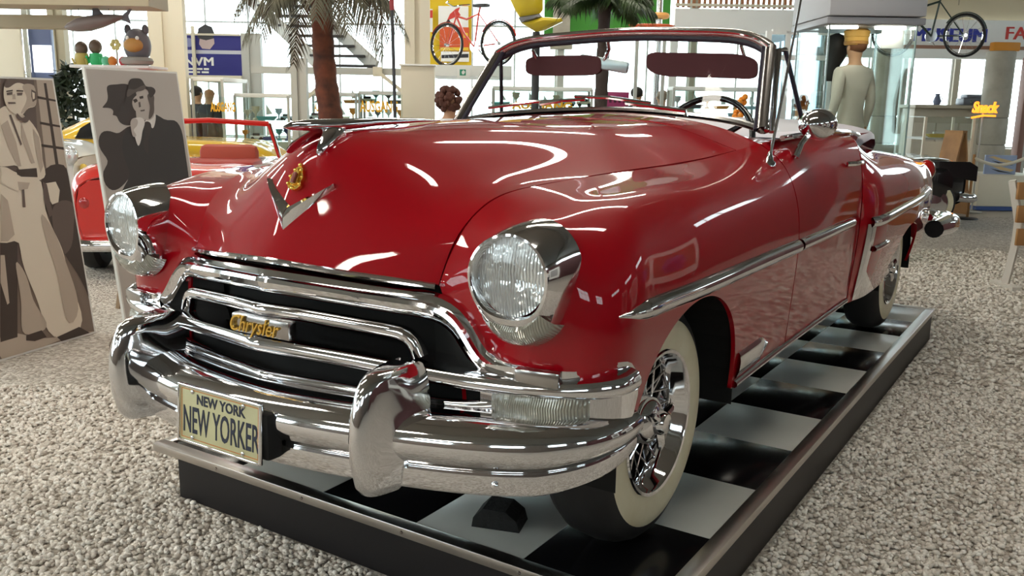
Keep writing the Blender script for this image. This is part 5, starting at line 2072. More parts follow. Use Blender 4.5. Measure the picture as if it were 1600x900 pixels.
cabinet('glass case with a white lid holding the two suit mannequins', 304, 347, 124, 13.0, 1.2)
cabinet('glass cabinet of small exhibits right of the suit mannequins', 369, 450, 150, 13.6, .5, 5, 2, where='beside the suits')
cabinet('glass cabinet of small exhibits left of the palm trunk', 480, 556, 148, 14.4, .5, 4, 3, where='left of the palm')
cabinet('glass cabinet of small exhibits right of the palm trunk', 562, 628, 146, 14.4, .5, 4, 4, where='right of the palm')
cabinet('long glass cabinet of exhibits seen through the left part of the windshield', 770, 925, 140, 13.6, .5, 7, 5, where='behind the wipers')
cabinet('glass cabinet of exhibits seen through the windshield beside the steering wheel', 1050, 1190, 140, 14.0, .5, 6, 6, where='behind the steering wheel')
for label, u0, u1, v0, v1, f in (('yellow AUSGANG lettering right of the suit mannequins', 330, 368, 160, 176, 12.85), ('yellow AUSGANG lettering right of the palm trunk', 563, 622, 158, 177, 12.4), ('yellow AUSGANG lettering seen through the windshield above the wipers', 800, 895, 160, 171, 12.4), ('yellow AUSGANG lettering left of the palm trunk', 492, 512, 160, 176, 12.6)):
    a = span(u0, v0, u1, v1, f)
    t = thing('exit_lettering', label, 'sign', bg((a[0] + a[1]) / 2, f, 0), YAW)
    zc = (a[2] + a[3]) / 2
    hz_ = a[3] - a[2]
    o = text('lettering', 'AUSGANG', YEL, hz_ * 1.2, t, (0, -.012, zc), ext=.004, bold=.006)
    wtx = max(v.co.x for v in o.data.vertices) - min(v.co.x for v in o.data.vertices)
    o.data.transform(Matrix.Diagonal(((a[1] - a[0]) / wtx, 1, 1, 1)))
    MB().box((0, 0, (zc + hz_) / 2), (a[1] - a[0] + .12, .01, zc + hz_)).build('glass_pane', GLASS, t, smooth=False)
    MB().box((0, 0, .04), (a[1] - a[0] + .16, .10, .08)).build('glass_foot', GREY, t, smooth=False)
# ================================================================== right side of the hall
a = span(1438, -30, 1640, 33, 17.2)
hs('wall_tan', MB().box(((a[0] + a[1]) / 2 + .6, 17.4, (a[2] + CZ) / 2), (a[1] - a[0] + 1.2, .2, CZ - a[2])), mat('tan_wall', (.62, .52, .36), rough=.8))
a = span(1415, 33, 1640, 74, 17.1)
t = thing('museum_fascia', 'white fascia board with blue MUSEUM and red FA lettering at upper right', 'sign', bg((a[0] + a[1]) / 2, 17.15, a[2]), YAW)
ww, hh = a[1] - a[0], a[3] - a[2]
MB().rbox((0, 0, hh / 2), (ww, .10, hh), .01).build('fascia_board', PURE, t)
BLU = mat('letter_blue', (.03, .04, .35), rough=.5)
for s_, u0, u1, v0, v1, m_, n_ in (('MUSEUM', 1424, 1544, 46, 66, BLU, 'blue letters'), ('FA', 1570, 1606, 43, 63, mat('letter_red', (.60, .04, .03), rough=.5), 'red letters')):
    b_ = span(u0, v0, u1, v1, 17.08)
    o = text('fascia_lettering', s_, m_, (b_[3] - b_[2]) * 1.38, t, ((b_[0] + b_[1] - a[0] - a[1]) / 2, -.055, (b_[2] + b_[3]) / 2 - a[2]), ext=.006, fat=.016 if s_ == 'MUSEUM' else .008)
    xs = [v.co.x for v in o.data.vertices]
    o.data.transform(Matrix.Diagonal(((b_[1] - b_[0]) / (max(xs) - min(xs)), 1, 1, 1)))
    o['label'] = n_
for sx_ in (-1, 1):
    MB().box((sx_ * (ww / 2 - .1), .12, -a[2] / 2), (.08, .08, a[2])).build('fascia_post', GREY, t, smooth=False)
a = span(1270, 79, 1640, 88, 16.9)
hs('trim_5', MB().box(((a[0] + a[1]) / 2, 17.0, (a[2] + a[3]) / 2), (a[1] - a[0], .2, a[3] - a[2])), PURE, 'white beam under the museum fascia')
a = span(1415, 73, 1640, 80, 17.0)
hs('trim_6', MB().box(((a[0] + a[1]) / 2, 17.12, (a[2] + a[3]) / 2), (a[1] - a[0], .08, a[3] - a[2])), mat('brown_strip', (.35, .18, .12), rough=.6), 'brown strip under the museum fascia')
a = span(1553, 66, 1597, 79, 16.7)
o = MB().rbox((0, 0, (a[3] - a[2]) / 2), (a[1] - a[0], .16, a[3] - a[2]), .02).build('orange_sign_box', mat('box_orange', (.70, .28, .03), rough=.5), None, loc=bg((a[0] + a[1]) / 2, 16.8, a[2]), rz=YAW)
tag(o, 'orange box sign fixed below the red FA letters', 'sign')


def round_column(label, u0, u1, f, m, z1=2.45):
    a = span(u0, 100, u1, 90, f)
    r_ = (a[1] - a[0]) / 2
    t = thing('stone_column', label, 'column', bg((a[0] + a[1]) / 2, f, 0), YAW)
    zs = [0, .9, 1.35, z1]
    for i in range(3):
        MB().lathe([(r_ - .01, zs[i] + .004), (r_, zs[i] + .02), (r_, zs[i + 1] - .02), (r_ - .01, zs[i + 1] - .004)], 32).build('column_drum', m, t)
    MB().lathe([(r_ - .015, 0), (r_ - .015, z1)], 24).build('column_core', DARKM, t)
    return t


STONE = mat('column_stone', (.48, .45, .38), rough=.7, noise=(4, (.36, .33, .27)))
round_column('round stone column under the red FA letters', 1543, 1584, 15.6, STONE)
round_column('round stone column seen through the showcase right of the mannequin', 1364, 1408, 15.6, STONE)
a = span(1584, 90, 1612, 240, 16.2)
t = thing('brown_pillar', 'flat brown pillar at the right edge behind the stone column', 'pillar', bg((a[0] + a[1]) / 2, 16.2, 0), YAW)
BRN = mat('pillar_brown', (.30, .16, .13), rough=.6)
MB().rbox((0, 0, a[3] / 2), (a[1] - a[0], .2, a[3]), .01).build('pillar_shaft', BRN, t)
MB().rbox((0, 0, .06), (a[1] - a[0] + .06, .26, .12), .01).build('pillar_base', BRN, t)
# counter and glass table
a = span(1436, 165, 1546, 183, 15.8)
t = thing('service_counter', 'long beige counter in front of the bright windows at right', 'counter', bg((a[0] + a[1]) / 2, 16.2, 0), YAW)
CB = mat('counter_beige', (.50, .45, .36), rough=.5)
MB().rbox((0, 0, a[3] - .03), (a[1] - a[0] + .1, .66, .06), .01).build('counter_top', CB, t)
MB().rbox((0, .05, a[3] / 2 - .03), (a[1] - a[0], .5, a[3] - .06), .01).build('counter_body', CB, t)
for k in range(3):
    MB().rbox(((k - 1) * (a[1] - a[0]) / 3, -.205, a[3] * .45), ((a[1] - a[0]) / 3 - .03, .02, a[3] * .7), .005).build('counter_panel', mat('counter_panel', (.60, .55, .46), rough=.5), t)
zc_ = a[3]
for u, lab, col in ((1466, 'small blue grey jug on the counter, left one', (.15, .18, .28)), (1520, 'dark coffee machine on the counter behind the neon sign', (.12, .13, .16))):
    c = hall(u, 160, 16.1)
    t = thing('counter_jug' if u < 1500 else 'coffee_machine', lab, 'jug' if u < 1500 else 'machine', bg(c[0], 16.15, zc_ + .002), YAW)
    mm = mat('cm_%d' % u, col, rough=.35)
    if u < 1500:
        MB().lathe([(.001, 0), (.05, 0), (.07, .06), (.05, .12), (.035, .16), (.045, .19), (.001, .185)], 16).build('jug_body', mm, t)
        MB().tube([(.06, 0, .05), (.10, 0, .09), (.05, 0, .15)], .008, n=6).build('jug_handle', mm, t)
    else:
        MB().rbox((0, 0, .06), (.42, .3, .12), .02).build('machine_body', mm, t)
        MB().rbox((0, 0, .15), (.30, .26, .07), .02).build('machine_hood', mm, t)
        MB().tube([(-.1, -.16, .08), (-.1, -.19, .05)], .012, n=6).build('spout', CHROME, t)
a = span(1437, 184, 1524, 290, 13.6)
t = thing('glass_table_case', 'low glass table showcase under the beige counter', 'showcase', bg((a[0] + a[1]) / 2, 13.95, 0), YAW)
w_, z1 = a[1] - a[0], a[3]
for sx_ in (-1, 1):
    for sy_ in (-1, 1):
        MB().box((sx_ * w_ / 2, sy_ * .32, z1 / 2), (.035, .035, z1)).build('table_leg', CREAMW, t, smooth=False)
MB().box((0, 0, z1), (w_, .66, .014)).build('glass_top', GLASS, t, smooth=False)
MB().box((0, -.33, z1 - .16), (w_, .01, .30)).build('glass_pane', GLASS, t, smooth=False)
MB().box((0, 0, z1 - .32), (w_, .64, .03)).build('table_shelf', mat('shelf_grey', (.45, .47, .44), rough=.5), t, smooth=False)
MB().box((0, -.30, (z1 - .36) / 2), (w_, .03, z1 - .36)).build('table_skirt', mat('skirt_cream', (.72, .68, .55), rough=.7), t, smooth=False)
c = hall(1470, 205, 13.8)
t = thing('model_boat', 'small yellow model boat lying in the low glass table showcase', 'model', bg(c[0], 13.85, z1 - .303), YAW)
MB().prism([(-.20, .05), (-.14, 0), (.14, 0), (.24, .06)], .08, -.04).build('hull', mat('boat_yellow', (.55, .42, .10), rough=.5), t, smooth=False)
MB().rbox((-.02, 0, .065), (.14, .05, .04), .01).build('boat_cabin', GREY, t)
# neon sign
a = span(1516, 160, 1560, 184, 13.15)
t = thing('neon_sign', 'glowing orange Snack script sign in front of the stone column', 'sign', bg((a[0] + a[1]) / 2, 13.15, 0), YAW)
NEON = mat('neon_orange', (.9, .3, .02), emit=(1.0, .28, .02), estr=1.6)
o = text('neon_script', 'Snack', NEON, (a[3] - a[2]) * .95, t, (0, 0, (a[2] + a[3]) / 2 + .03), ext=.012, bold=.008, shear=.25)
xs = [v.co.x for v in o.data.vertices]
o.data.transform(Matrix.Diagonal(((a[1] - a[0]) / (max(xs) - min(xs)), 1, 1, 1)))
MB().tube([(-(a[1] - a[0]) * .45, 0, a[2] - .0), (0, 0, a[2] + .035), ((a[1] - a[0]) * .45, 0, a[2] + .03)], .016, n=6).build('neon_underline', NEON, t)
MB().tube([(0, .03, 0), (0, .03, a[2] + .1)], .012, n=6).build('sign_pole', GREY, t)
MB().lathe([(.001, 0), (.14, 0), (.14, .015), (.001, .02)], 20, c=(0, .03, 0)).build('sign_foot', GREY, t)
# A-frame board
c = hall(1494, 206, 12.9)
t = thing('a_frame_board', 'wooden A-frame board standing behind the black car', 'sign', bg(c[0], 12.9, 0), YAW + .35)
zz_ = c[2]
for s in (-1, 1):
    MB().add([(s * .01, -.16, zz_), (s * .01, .16, zz_), (s * .22, .16, 0), (s * .22, -.16, 0), (s * .035, -.16, zz_), (s * .035, .16, zz_), (s * .25, .16, 0), (s * .25, -.16, 0)], [(0, 1, 2, 3), (4, 5, 6, 7), (0, 1, 5, 4), (1, 2, 6, 5), (2, 3, 7, 6), (3, 0, 4, 7)]).build('board_leaf', WOOD, t, smooth=False)
MB().box((0, 0, zz_ + .005), (.08, .32, .03)).build('hinge_rail', WOOD, t, smooth=False)
# low plinth, ski pictures, rope
a = span(1530, 276, 1640, 301, 13.4)
t = thing('white_plinth', 'low white plinth with a blue foot strip at the right edge', 'plinth', bg((a[0] + a[1]) / 2, 13.9, 0), YAW)
MB().rbox((0, 0, a[3] / 2 + .03), (a[1] - a[0], .9, a[3] - .06), .01).build('plinth_body', mat('plinth_cream', (.78, .74, .62), rough=.6), t)
MB().box((0, 0, .03), (a[1] - a[0] - .02, .9, .06)).build('plinth_foot', PBL, t, smooth=False)
zp = a[3] + .001
for lab, u0, u1 in (('blue picture panel with two ski shapes on the white plinth', 1538, 1592),):
    a = span(u0, 243, u1, 280, 13.7)
    t = thing('picture_panel', lab, 'picture', bg((a[0] + a[1]) / 2, 13.75, zp), YAW)
    hh = a[3] - zp
    MB().rbox((0, 0, hh / 2), (a[1] - a[0], .03, hh), .004).build('panel_sheet', mat('panel_blue', (.32, .40, .60), rough=.5), t)
    for k in (0, 1):
        zb = hh * (.72 - .42 * k)
        MB().prism([(-.20, zb + .05), (-.12, zb + .03), (.0, zb - .02), (.16, zb - .045), (.22, zb - .02), (.14, zb + .0), (0, zb + .03), (-.12, zb + .065)], .003, -.019).build('panel_print', mat('panel_sand', (.65, .5, .28), rough=.6), t, smooth=False)
        MB().prism([(-.15, zb - .0), (-.02, zb - .05), (.2, zb - .075), (.02, zb - .035)], .003, -.0195).build('panel_print', PBK, t, smooth=False)
t = thing('barrier_rope', 'pale barrier rope on two posts in front of the picture panel', 'rope', bg(hall(1560, 260, 12.3)[0], 12.3, 0), YAW)
p0, p1_, p2_ = hall(1522, 247, 12.3), hall(1560, 258, 12.3), hall(1625, 236, 12.3)
oo = hall(1560, 260, 12.3)[0]
MB().tube(spline([(p0[0] - oo, 0, p0[2]), (p1_[0] - oo, 0, p1_[2]), (p2_[0] - oo, 0, p2_[2])], 16), .022, n=8).build('rope', mat('rope_cream', (.75, .70, .58), rough=.8), t)
for q in (p0, p2_):
    MB().tube([(q[0] - oo, 0, .02), (q[0] - oo, 0, q[2] + .05)], .02, n=8).build('rope_post', WOOD, t)
    MB().lathe([(.001, 0), (.14, 0), (.13, .02), (.02, .03)], 18, c=(q[0] - oo, 0, 0)).build('post_foot', DARKM, t)
# wooden stand at the right edge
c = hall(1568, 430, 7.4)
t = thing('slat_stand', 'white legged stand with brown wooden boards at the right edge', 'stand', bg(hall(1588, 400, 7.4)[0], 7.4, 0), YAW)
q0 = hall(1588, 400, 7.4)[0]
P = [hall(u, v, 7.4) for u, v in ((1582, 282), (1592, 345), (1588, 375), (1572, 430))]
WLEG = mat('stand_white', (.68, .64, .58), rough=.6)
for dy in (0, .06):
    pts = [(p[0] - q0 + 14 * dy, dy, max(p[2], .02)) for p in P[:-1]] + [(P[-1][0] - q0 + 14 * dy, dy, .0)]
    for i in range(len(pts) - 1):
        pass
    MB().tube(pts, [.036, .040, .040, .034], n=4).build('stand_leg', WLEG, t, smooth=False)
    MB().box((pts[-1][0], dy, .02), (.07, .36, .04)).build('stand_foot', WLEG, t, smooth=False)
for k in range(3):
    z = P[0][2] - .02 - .19 * k
    MB().rbox((P[0][0] - q0 + .48 + .02 * k, -.05, z - .06), (.92, .03, .14), .006).build('wooden_board', WOOD, t)

# ---------------------------------------------------------------- hanging bicycle
c = hall(1393, 80, 14.2)
bk = bicycle('old black bicycle hanging in front of the MUSEUM letters', bg(c[0], 14.2, c[2] - .06), YAW, mat('bike_dark', (.03, .05, .04), rough=.4), RUBBER, R_=.31, base=1.09)
for x in (.2, .95):
    MB().tube([(x, 0, .75), (x, 0, CZ - c[2] - .3)], .004, n=5).build('hanging_wire', DARKM, bk)

# ---------------------------------------------------------------- balcony, glazed partition
a = span(1053, 17, 1272, 50, 15.0)
t = thing('balcony', 'white balcony parapet with a slatted wooden railing above the windshield', 'balcony', bg((a[0] + a[1]) / 2, 15.0, a[2]), YAW)
ww, hh = a[1] - a[0], a[3] - a[2]
MB().box((0, 0, hh / 2), (ww, .12, hh)).build('parapet', PURE, t, smooth=False)
MB().box((0, 1.0, .05), (ww, 2.0, .1)).build('balcony_floor', PURE, t, smooth=False)
for z in (.06, .36):
    MB().box((0, -.02, hh + z), (ww, .05, .04)).build('rail', CREAMW, t, smooth=False)
for k in range(26):
    MB().box((-ww / 2 + (k + .5) * ww / 26, 0, hh + .20), (.045, .03, .36)).build('wooden_slat', mat('slat_brown', (.40, .17, .08), rough=.6), t, smooth=False)
for sx_ in (-1, 1):
    MB().box((sx_ * (ww / 2 - .06), .3, -a[2] / 2), (.12, .12, a[2])).build('balcony_post', PURE, t, smooth=False)
a = span(1196, 50, 1300, 200, 13.4)
t = thing('glazed_partition', 'white framed glazed partition between the windshield and the showcase', 'partition', bg((a[0] + a[1]) / 2, 13.4, 0), YAW)
w_, z1 = a[1] - a[0], a[3]
for u in (1198, 1228, 1262, 1298):
    x = hall(u, 100, 13.4)[0] - (a[0] + a[1]) / 2
    MB().box((x, 0, z1 / 2), (.075, .08, z1)).build('frame_post', PURE, t, smooth=False)
for v in (50, 90, 190):
    z = hall(1230, v, 13.4)[2]
    MB().box((0, 0, z), (w_, .08, .07)).build('frame_rail', PURE, t, smooth=False)
TINT = glass('tinted_glass', (.55, .66, .72))
for (u0, u1) in ((1198, 1228), (1228, 1262), (1262, 1298)):
    x0, x1 = [hall(u, 100, 13.4)[0] - (a[0] + a[1]) / 2 for u in (u0, u1)]
    MB().box(((x0 + x1) / 2, 0, z1 / 2), (x1 - x0 - .07, .012, z1 - .1)).build('tinted_pane', TINT, t, smooth=False)

# ---------------------------------------------------------------- green wall, grey slab, pole, yellow aircraft tail
a = span(850, -60, 1052, 60, 18.5)
hs('wall_green', MB().box(((a[0] + a[1]) / 2, 18.6, (a[2] + CZ) / 2), (a[1] - a[0], .1, CZ - a[2])), GREENW)
a = span(864, -60, 894, 60, 18.2)
t = thing('grey_slab', 'grey stone slab in front of the green wall', 'slab', bg((a[0] + a[1]) / 2, 18.3, a[2]), YAW)
MB().rbox((0, 0, (a[3] - a[2]) / 2), (a[1] - a[0], .12, a[3] - a[2]), .02).build('slab_face', STONE, t)
MB().rbox((0, 0, -.1), (a[1] - a[0] + .1, .2, .2), .01).build('slab_foot', STONE, t)
MB().box((0, .05, -a[2] / 2 - .1), (.12, .1, a[2] - .2)).build('slab_post', GREY, t, smooth=False)
c = hall(1030, 25, 16.0)
t = thing('ring_pole', 'silver pole with an orange ring in front of the green wall', 'pole', bg(c[0], 16.0, 0), YAW)
MB().tube([(0, 0, .02), (0, 0, 3.9)], .055, n=12).build('pole_shaft', DULL, t)
MB().tube([(.13 * math.cos(q), .13 * math.sin(q), c[2]) for q in np.linspace(0, 6.283, 20, endpoint=False)], .05, n=8, closed=True).build('pole_ring', mat('ring_orange', (.75, .38, .12), rough=.5), t)
MB().lathe([(.001, 0), (.2, 0), (.2, .03), (.06, .05)], 20).build('pole_foot', DULL, t)
c = hall(1018, 41, 13.6)
t = thing('red_canoe', 'slim red canoe shape resting behind the windshield header', 'canoe', bg(c[0], 13.6, c[2] - .05), YAW)
rows = []
for x, rr in ((-.34, .01), (-.28, .04), (-.12, .06), (.08, .065), (.25, .045), (.34, .01)):
    rows.append([(x, rr * math.cos(q), .05 + rr * .6 * math.sin(q) + .10 * x * x) for q in np.linspace(0, 6.283, 12, endpoint=False)])
MB().grid(rows, closed_v=True).build('canoe_hull', mat('canoe_red', (.65, .12, .04), rough=.4), t)
for x in (-.2, .2):
    MB().box((x, 0, -(c[2] - .05) / 2), (.05, .05, c[2] - .05)).build('canoe_post', GREY, t, smooth=False)
    MB().tube([(x, -.1, .02), (x, .1, .02)], .02, n=6).build('canoe_cradle', GREY, t)
# yellow tail piece
YP = mat('aircraft_yellow', (.72, .55, .03), rough=.35, coat=.6)
c = hall(838, 52, 11.6)
t = thing('aircraft_tail', 'yellow aircraft tail piece rising left of the green wall', 'aircraft part', bg(c[0], 11.6, 0), YAW)


def tl(u, v, d=0.0):
    q = hall(u, v, 11.6)
    return (q[0] - c[0], d, q[2])


def slab(name, px, th, m):
    n = len(px)
    A_ = [tl(u, v, -th / 2) for u, v in px]
    B_ = [tl(u, v, th / 2) for u, v in px]
    C_ = [Vector(sum((Vector(p) for p in A_), Vector()) / n)]
    rows = [[Vector(p).lerp(C_[0] + Vector((0, -th * .0, 0)), k) + Vector((0, -th * e, 0)) for p in A_] for k, e in ((.55, .55), (.25, .35), (0, 0))]
    rows += [[Vector(p) for p in B_], [Vector(p).lerp(C_[0] + Vector((0, th, 0)), .5) for p in B_]]
    mb = MB().grid(rows, closed_v=True)
    mb.add(rows[0], [tuple(range(n))])
    mb.add(rows[-1], [tuple(range(n))])
    mb.build(name, m, t)


slab('tail_fin', [(792, -40), (797, 0), (806, 18), (812, 27), (843, 22), (848, 16), (848, -40)], .14, YP)
slab('tail_joint', [(810, 28), (843, 22), (847, 27), (832, 33), (815, 36)], .12, mat('joint_grey', (.22, .22, .24), rough=.4))
slab('rudder', [(815, 36), (846, 27), (877, 29), (879, 34), (852, 47), (838, 50)], .12, YP)
MB().tube([(0, 0, 0), tl(838, 50)], .05, n=10).build('tail_post', DARKM, t)
MB().lathe([(.001, 0), (.3, 0), (.3, .03), (.06, .06)], 24).build('tail_foot', DARKM, t)

# pink sign and orange flowers seen through the windshield
a = span(946, 144, 983, 168, 14.8)
t = thing('pink_sign', 'dark pink sign board seen through the windshield beside the second palm', 'sign', bg((a[0] + a[1]) / 2, 14.8, 0), YAW)
MB().rbox((0, 0, (a[2] + a[3]) / 2), (a[1] - a[0], .03, a[3] - a[2]), .005).build('sign_panel', mat('sign_pink', (.40, .04, .16), rough=.5), t)
for k in range(4):
    MB().box(((k - 1.5) * .075, -.017, (a[2] + a[3]) / 2), (.04, .004, .09)).build('sign_mark', mat('mark_dark', (.08, .01, .04)), t, smooth=False)
for s in (-1, 1):
    MB().box((s * .12, .02, a[2] / 2), (.03, .03, a[2])).build('sign_leg', GREY, t, smooth=False)
c = hall(1158, 172, 10.2)
t = thing('orange_flowers', 'bunch of orange flowers seen through the windshield right of the steering wheel', 'flowers', bg(c[0], 10.2, 0), YAW)
rg = np.random.default_rng(9)
FO = mat('flower_orange', (.85, .28, .02), rough=.5)
for k in range(16):
    d = rg.normal(0, .06, 3)
    MB().sphere((d[0], d[1], c[2] + d[2]), .035, 8, 6).build('blossom', FO, t)
MB().tube([(0, 0, .7), (0, 0, c[2] - .03)], .03, n=6).build('stems', mat('stem_green', (.05, .15, .03)), t)
MB().lathe([(.001, 0), (.10, 0), (.07, .45), (.09, .72), (.08, .72), (.001, .6)], 18).build('vase', PURE, t)

# ================================================================== other cars


def mini_car(label, loc, rz, paint, sections, wheels, wr, parts, name='parked_car', white=True):
    """sections: (x, [(y, z) from sill to centre top]); x runs to the front"""
    t = thing(name, label, 'car', loc, rz)
    ctrl = []
    for x, half in sections:
        L = [(x, y, z) for y, z in half]
        ctrl.append(L + [(x, -y, z) for y, z in half[:-1]][::-1])
    S = Surf(ctrl)
    panel('body', S, [rect(0, 1, 0, 1, 60, 48)], paint, t, flip=False)
    for e in (0, -1):
        MB().add(ctrl[e], [tuple(range(len(ctrl[e])))]).build('end_panel', paint, t, smooth=False)
    mb = MB().box(((sections[0][0] + sections[-1][0]) / 2, 0, sections[0][1][0][1] + .03), (sections[-1][0] - sections[0][0] - .1, .9, .06))
    mb.build('floor_pan', BLACK, t, smooth=False)
    ty = wm_ = hm = None
    for x in wheels:
        for s in (-1, 1):
            w = bpy.data.objects.new('wheel', None)
            COL.objects.link(w)
            w.parent = t
            yy = max(p[0] for p in sections[len(sections) // 2][1]) - .004
            w.location = (x, s * yy, wr)
            w.rotation_euler = (0, 0, 0 if s > 0 else math.pi)
            if ty is None:
                ty = MB().lathe([(.6 * wr, -.16), (.85 * wr, -.17), (wr, -.14), (wr, -.03), (.94 * wr, 0), (.88 * wr, .012)], 40, 'Y').build('tyre', RUBBER, w)
                wm_ = MB().lathe([(.885 * wr, .0118), (.80 * wr, .018), (.68 * wr, .012)], 40, 'Y').build('whitewall', CREAM if white else RUBBER, w)
                hm = MB().lathe([(.68 * wr, .008), (.60 * wr, .02), (.45 * wr, .012), (.25 * wr, .03), (.001, .045)], 32, 'Y').build('hub_cap', CHROME, w)
            else:
                for c_ in (ty, wm_, hm):
                    k = c_.copy()
                    COL.objects.link(k)
                    k.parent = w
    parts(t)
    return t


def half(w, zs, zt, crown=.03, k=1.0):
    return [(w * .93, zs), (w * .99, zs + (zt - zs) * .3), (w, zs + (zt - zs) * .62), (w * .96, zs + (zt - zs) * .88), (w * .84, zt), (w * .45, zt + crown * .8), (0, zt + crown)]


# red roadster behind the fedora poster
PRED = mat('roadster_red', (.60, .015, .010), rough=.3, coat=1)


def roadster_parts(t):
    MB().tube(spline([(.02, .78, .30), (-.10, .70, .30), (-.14, 0, .30), (-.10, -.70, .30), (.02, -.78, .30)], 24), .05, n=10).build('rear_bumper', CHROME, t)
    for s in (-1, 1):
        MB().tube([(2.02, s * .66, .82), (1.82, s * .58, 1.22)], .022, n=8).build('windshield_post', CHROME, t)
        MB().sphere((.02, s * .60, .62), .06, 10, 8, (.5, 1, 1)).build('tail_lamp', mat('tail_red', (.4, .01, .01)), t)
    MB().tube([(1.82, -.58, 1.22), (1.80, 0, 1.25), (1.82, .58, 1.22)], .026, n=8).build('windshield_rail', PRED, t)
    MB().add([(2.02, -.66, .82), (2.02, .66, .82), (1.82, .58, 1.22), (1.82, -.58, 1.22)], [(0, 1, 2, 3)]).build('windshield_glass', GLASS, t)
    for s in (-1, 1):
        MB().rbox((1.05, s * .34, .92), (.16, .52, .26), .06).build('seat_back', mat('seat_orange_red', (.42, .07, .04), rough=.6), t)
    MB().rbox((.75, 0, .88), (.5, 1.30, .10), .04).build('tonneau', mat('tonneau_red', (.40, .04, .03), rough=.6), t)
    for s in (-1, 1):
        MB().box((.9, s * .775, .60), (1.7, .012, .02)).build('side_crease', CHROME, t, smooth=False)


mini_car('red roadster with chrome bumper half hidden behind the fedora poster', bg(-2.82, 7.25, 0), YAW + math.pi / 2 + .10, PRED,
         [(0.0, half(.66, .30, .80)), (.12, half(.74, .27, .86)), (.6, half(.79, .25, .88)), (1.2, half(.80, .24, .86, .0)), (2.0, half(.80, .24, .85)), (2.6, half(.79, .25, .83)), (3.1, half(.74, .27, .78)), (3.35, half(.60, .32, .70))],
         (.55, 2.6), .31, roadster_parts)
# yellow coupe
PYEL = mat('coupe_yellow', (.78, .48, .02), rough=.3, coat=1)


def coupe_parts(t):
    rows = []
    for x, w, z in ((.05, .50, .86), (.25, .58, 1.10), (.55, .60, 1.24), (.95, .60, 1.28), (1.25, .58, 1.22), (1.55, .56, .98), (1.62, .55, .90)):
        rows.append([(x, w * math.cos(q) * (1 if abs(math.sin(q)) < .8 else 1), .80 + (z - .80) * max(0, math.sin(q)) ** .55) for q in np.linspace(0, math.pi, 19)])
    MB().grid(rows).build('roof', PYEL, t)
    for s in (-1, 1):
        MB().prism([(.50, .95), (1.25, .95), (1.05, 1.15), (.70, 1.15), (.58, 1.08)], .02, s * .605 - .01).build('side_window', mat('window_black', (.01, .01, .012), rough=.1), t, smooth=False)
    MB().tube([(-.02, -.6, .38), (-.08, 0, .38), (-.02, .6, .38)], .035, n=8).build('rear_bumper', CHROME, t)


c = hall(96, 210, 11.9)
mini_car('yellow rounded coupe with black side window behind the red roadster', bg(c[0] - .02, 11.9, 0), YAW - .02, PYEL,
         [(0, half(.50, .35, .75)), (.15, half(.62, .30, .86)), (.7, half(.66, .27, .92)), (1.5, half(.66, .27, .93)), (2.2, half(.64, .27, .92)), (2.7, half(.58, .30, .86)), (2.95, half(.42, .36, .72))],
         (.5, 2.35), .29, coupe_parts)
# white car


def white_parts(t):
    for s in (-1, 1):
        MB().sphere((.02, s * .52, .84), .11, 14, 10, (.8, 1, 1)).build('headlamp', mat('lamp_glass', (.75, .78, .8), rough=.1, metal=.6), t)
        MB().sphere((-.05, s * .36, .70), .04, 10, 8).build('fog_lamp', mat('fog_yellow', (.7, .5, .1), rough=.2), t)
    MB().tube([(0, -.6, .45), (-.10, 0, .45), (0, .6, .45)], .04, n=8).build('front_bumper', CHROME, t)
    MB().rbox((1.3, 0, 1.02), (.9, 1.0, .30), .12).build('roof', mat('white_car_paint', (.80, .80, .78), rough=.3, coat=1), t)


c = hall(146, 250, 10.3)
mini_car('small white car with round lamps between the yellow coupe and red roadster', bg(c[0], 10.3, 0), YAW + math.pi, mat('white_car_paint', (.80, .80, .78), rough=.3, coat=1),
         [(0, half(.50, .35, .78)), (.2, half(.62, .30, .90)), (.8, half(.66, .28, .92)), (1.6, half(.66, .28, .92)), (2.2, half(.62, .30, .88)), (2.5, half(.5, .35, .75))],
         (.5, 2.0), .29, white_parts)
# black car with whitewall tyres at right
PBLK = mat('car_black', (.006, .006, .008), rough=.25, coat=1)


def black_parts(t):
    for s in (-1, 1):
        MB().prism([(-.10, .60), (.30, .66), (.9, .78), (.9, .84), (.0, .84), (-.10, .78)], .05, s * .80 - .025).build('tail_fin', PBLK, t, smooth=False)
        MB().sphere((-.06, s * .74, .70), .055, 10, 8, (.6, 1, 1)).build('tail_lamp', mat('tail_red', (.4, .01, .01)), t)
        MB().sphere((.36, s * .83, .60), .022, 8, 6).build('fuel_cap', CHROME, t)
    MB().tube(spline([(.10, .80, .40), (-.10, .72, .38), (-.16, 0, .38), (-.10, -.72, .38), (.10, -.80, .40)], 20), .055, n=10).build('rear_bumper', CHROME, t)
    MB().rbox((2.2, 0, .92), (.12, 1.2, .34), .04).build('seat_back', mat('seat_black', (.02, .02, .02)), t)


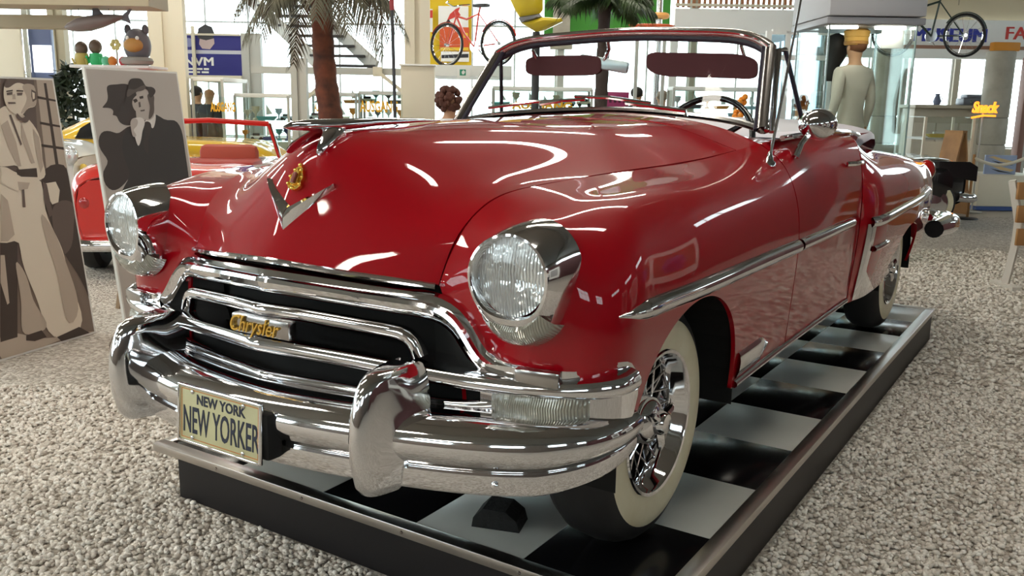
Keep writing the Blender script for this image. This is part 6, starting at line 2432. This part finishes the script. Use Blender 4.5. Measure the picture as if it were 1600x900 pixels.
c = hall(1528, 300, 11.2)
mini_car('black car with tail fins and whitewall tyres behind the red convertible', bg(c[0] - .05, 12.0, 0), YAW + math.pi - .12, PBLK,
         [(0, half(.72, .34, .78)), (.12, half(.80, .30, .82)), (.7, half(.82, .28, .82)), (1.6, half(.82, .26, .80, .02)), (2.6, half(.82, .26, .80, .02)), (3.6, half(.80, .28, .78)), (4.3, half(.70, .34, .70))],
         (.42, 3.4), .315, black_parts)


# ================================================================== right of the camera: seen only mirrored in the red doors
hs('wall_added_partition', MB().box((7.6, 3.0, 1.3), (.12, 13.0, 2.6)), mat('added_partition_maroon', (.10, .035, .035), rough=.7), 'added dark maroon partition right of the camera, darkening the reflections')  # unseen wall added to put dark contrast into the door reflections
for k, (f_, w_, lab) in enumerate(((1.6, .9, 'white display board on feet, nearest to the camera'), (3.6, 1.1, 'white display board on feet with a grey picture, middle one'), (5.9, .8, 'white display board on feet, farthest along the added maroon partition'))):
    t = thing('display_board', lab, 'board', bg(6.3, f_, 0), YAW)
    MB().rbox((0, 0, 1.15), (.04, w_, 1.5), .01).build('board_sheet', WHITE, t)
    MB().rbox((-.025, 0, 1.2), (.006, w_ * .7, 1.0), .002).build('board_picture', mat('board_grey_%d' % k, ((.2, .18, .17), (.35, .33, .32), (.25, .12, .06))[k], rough=.6), t)
    for s in (-1, 1):
        MB().box((0, s * w_ * .4, .22), (.04, .04, .44)).build('board_leg', GREY, t, smooth=False)
        MB().box((0, s * w_ * .4, .015), (.4, .05, .03)).build('board_foot', GREY, t, smooth=False)
figure('person', 'visitor in a pale shirt standing right of the camera', 'person', bg(4.9, 2.6, 0), YAW + math.pi * .5, 1.75, mat('visitor_pale', (.6, .58, .55), rough=.8), SUIT, hair=(mat('hair_dark', (.02, .012, .01)), 'short'))
figure('person', 'visitor in a blue jacket standing beside the pale shirted visitor', 'person', bg(5.0, 4.8, 0), YAW + math.pi * .5, 1.68, PBL, SUIT, hair=(mat('hair_brown', (.09, .03, .018)), 'short'))
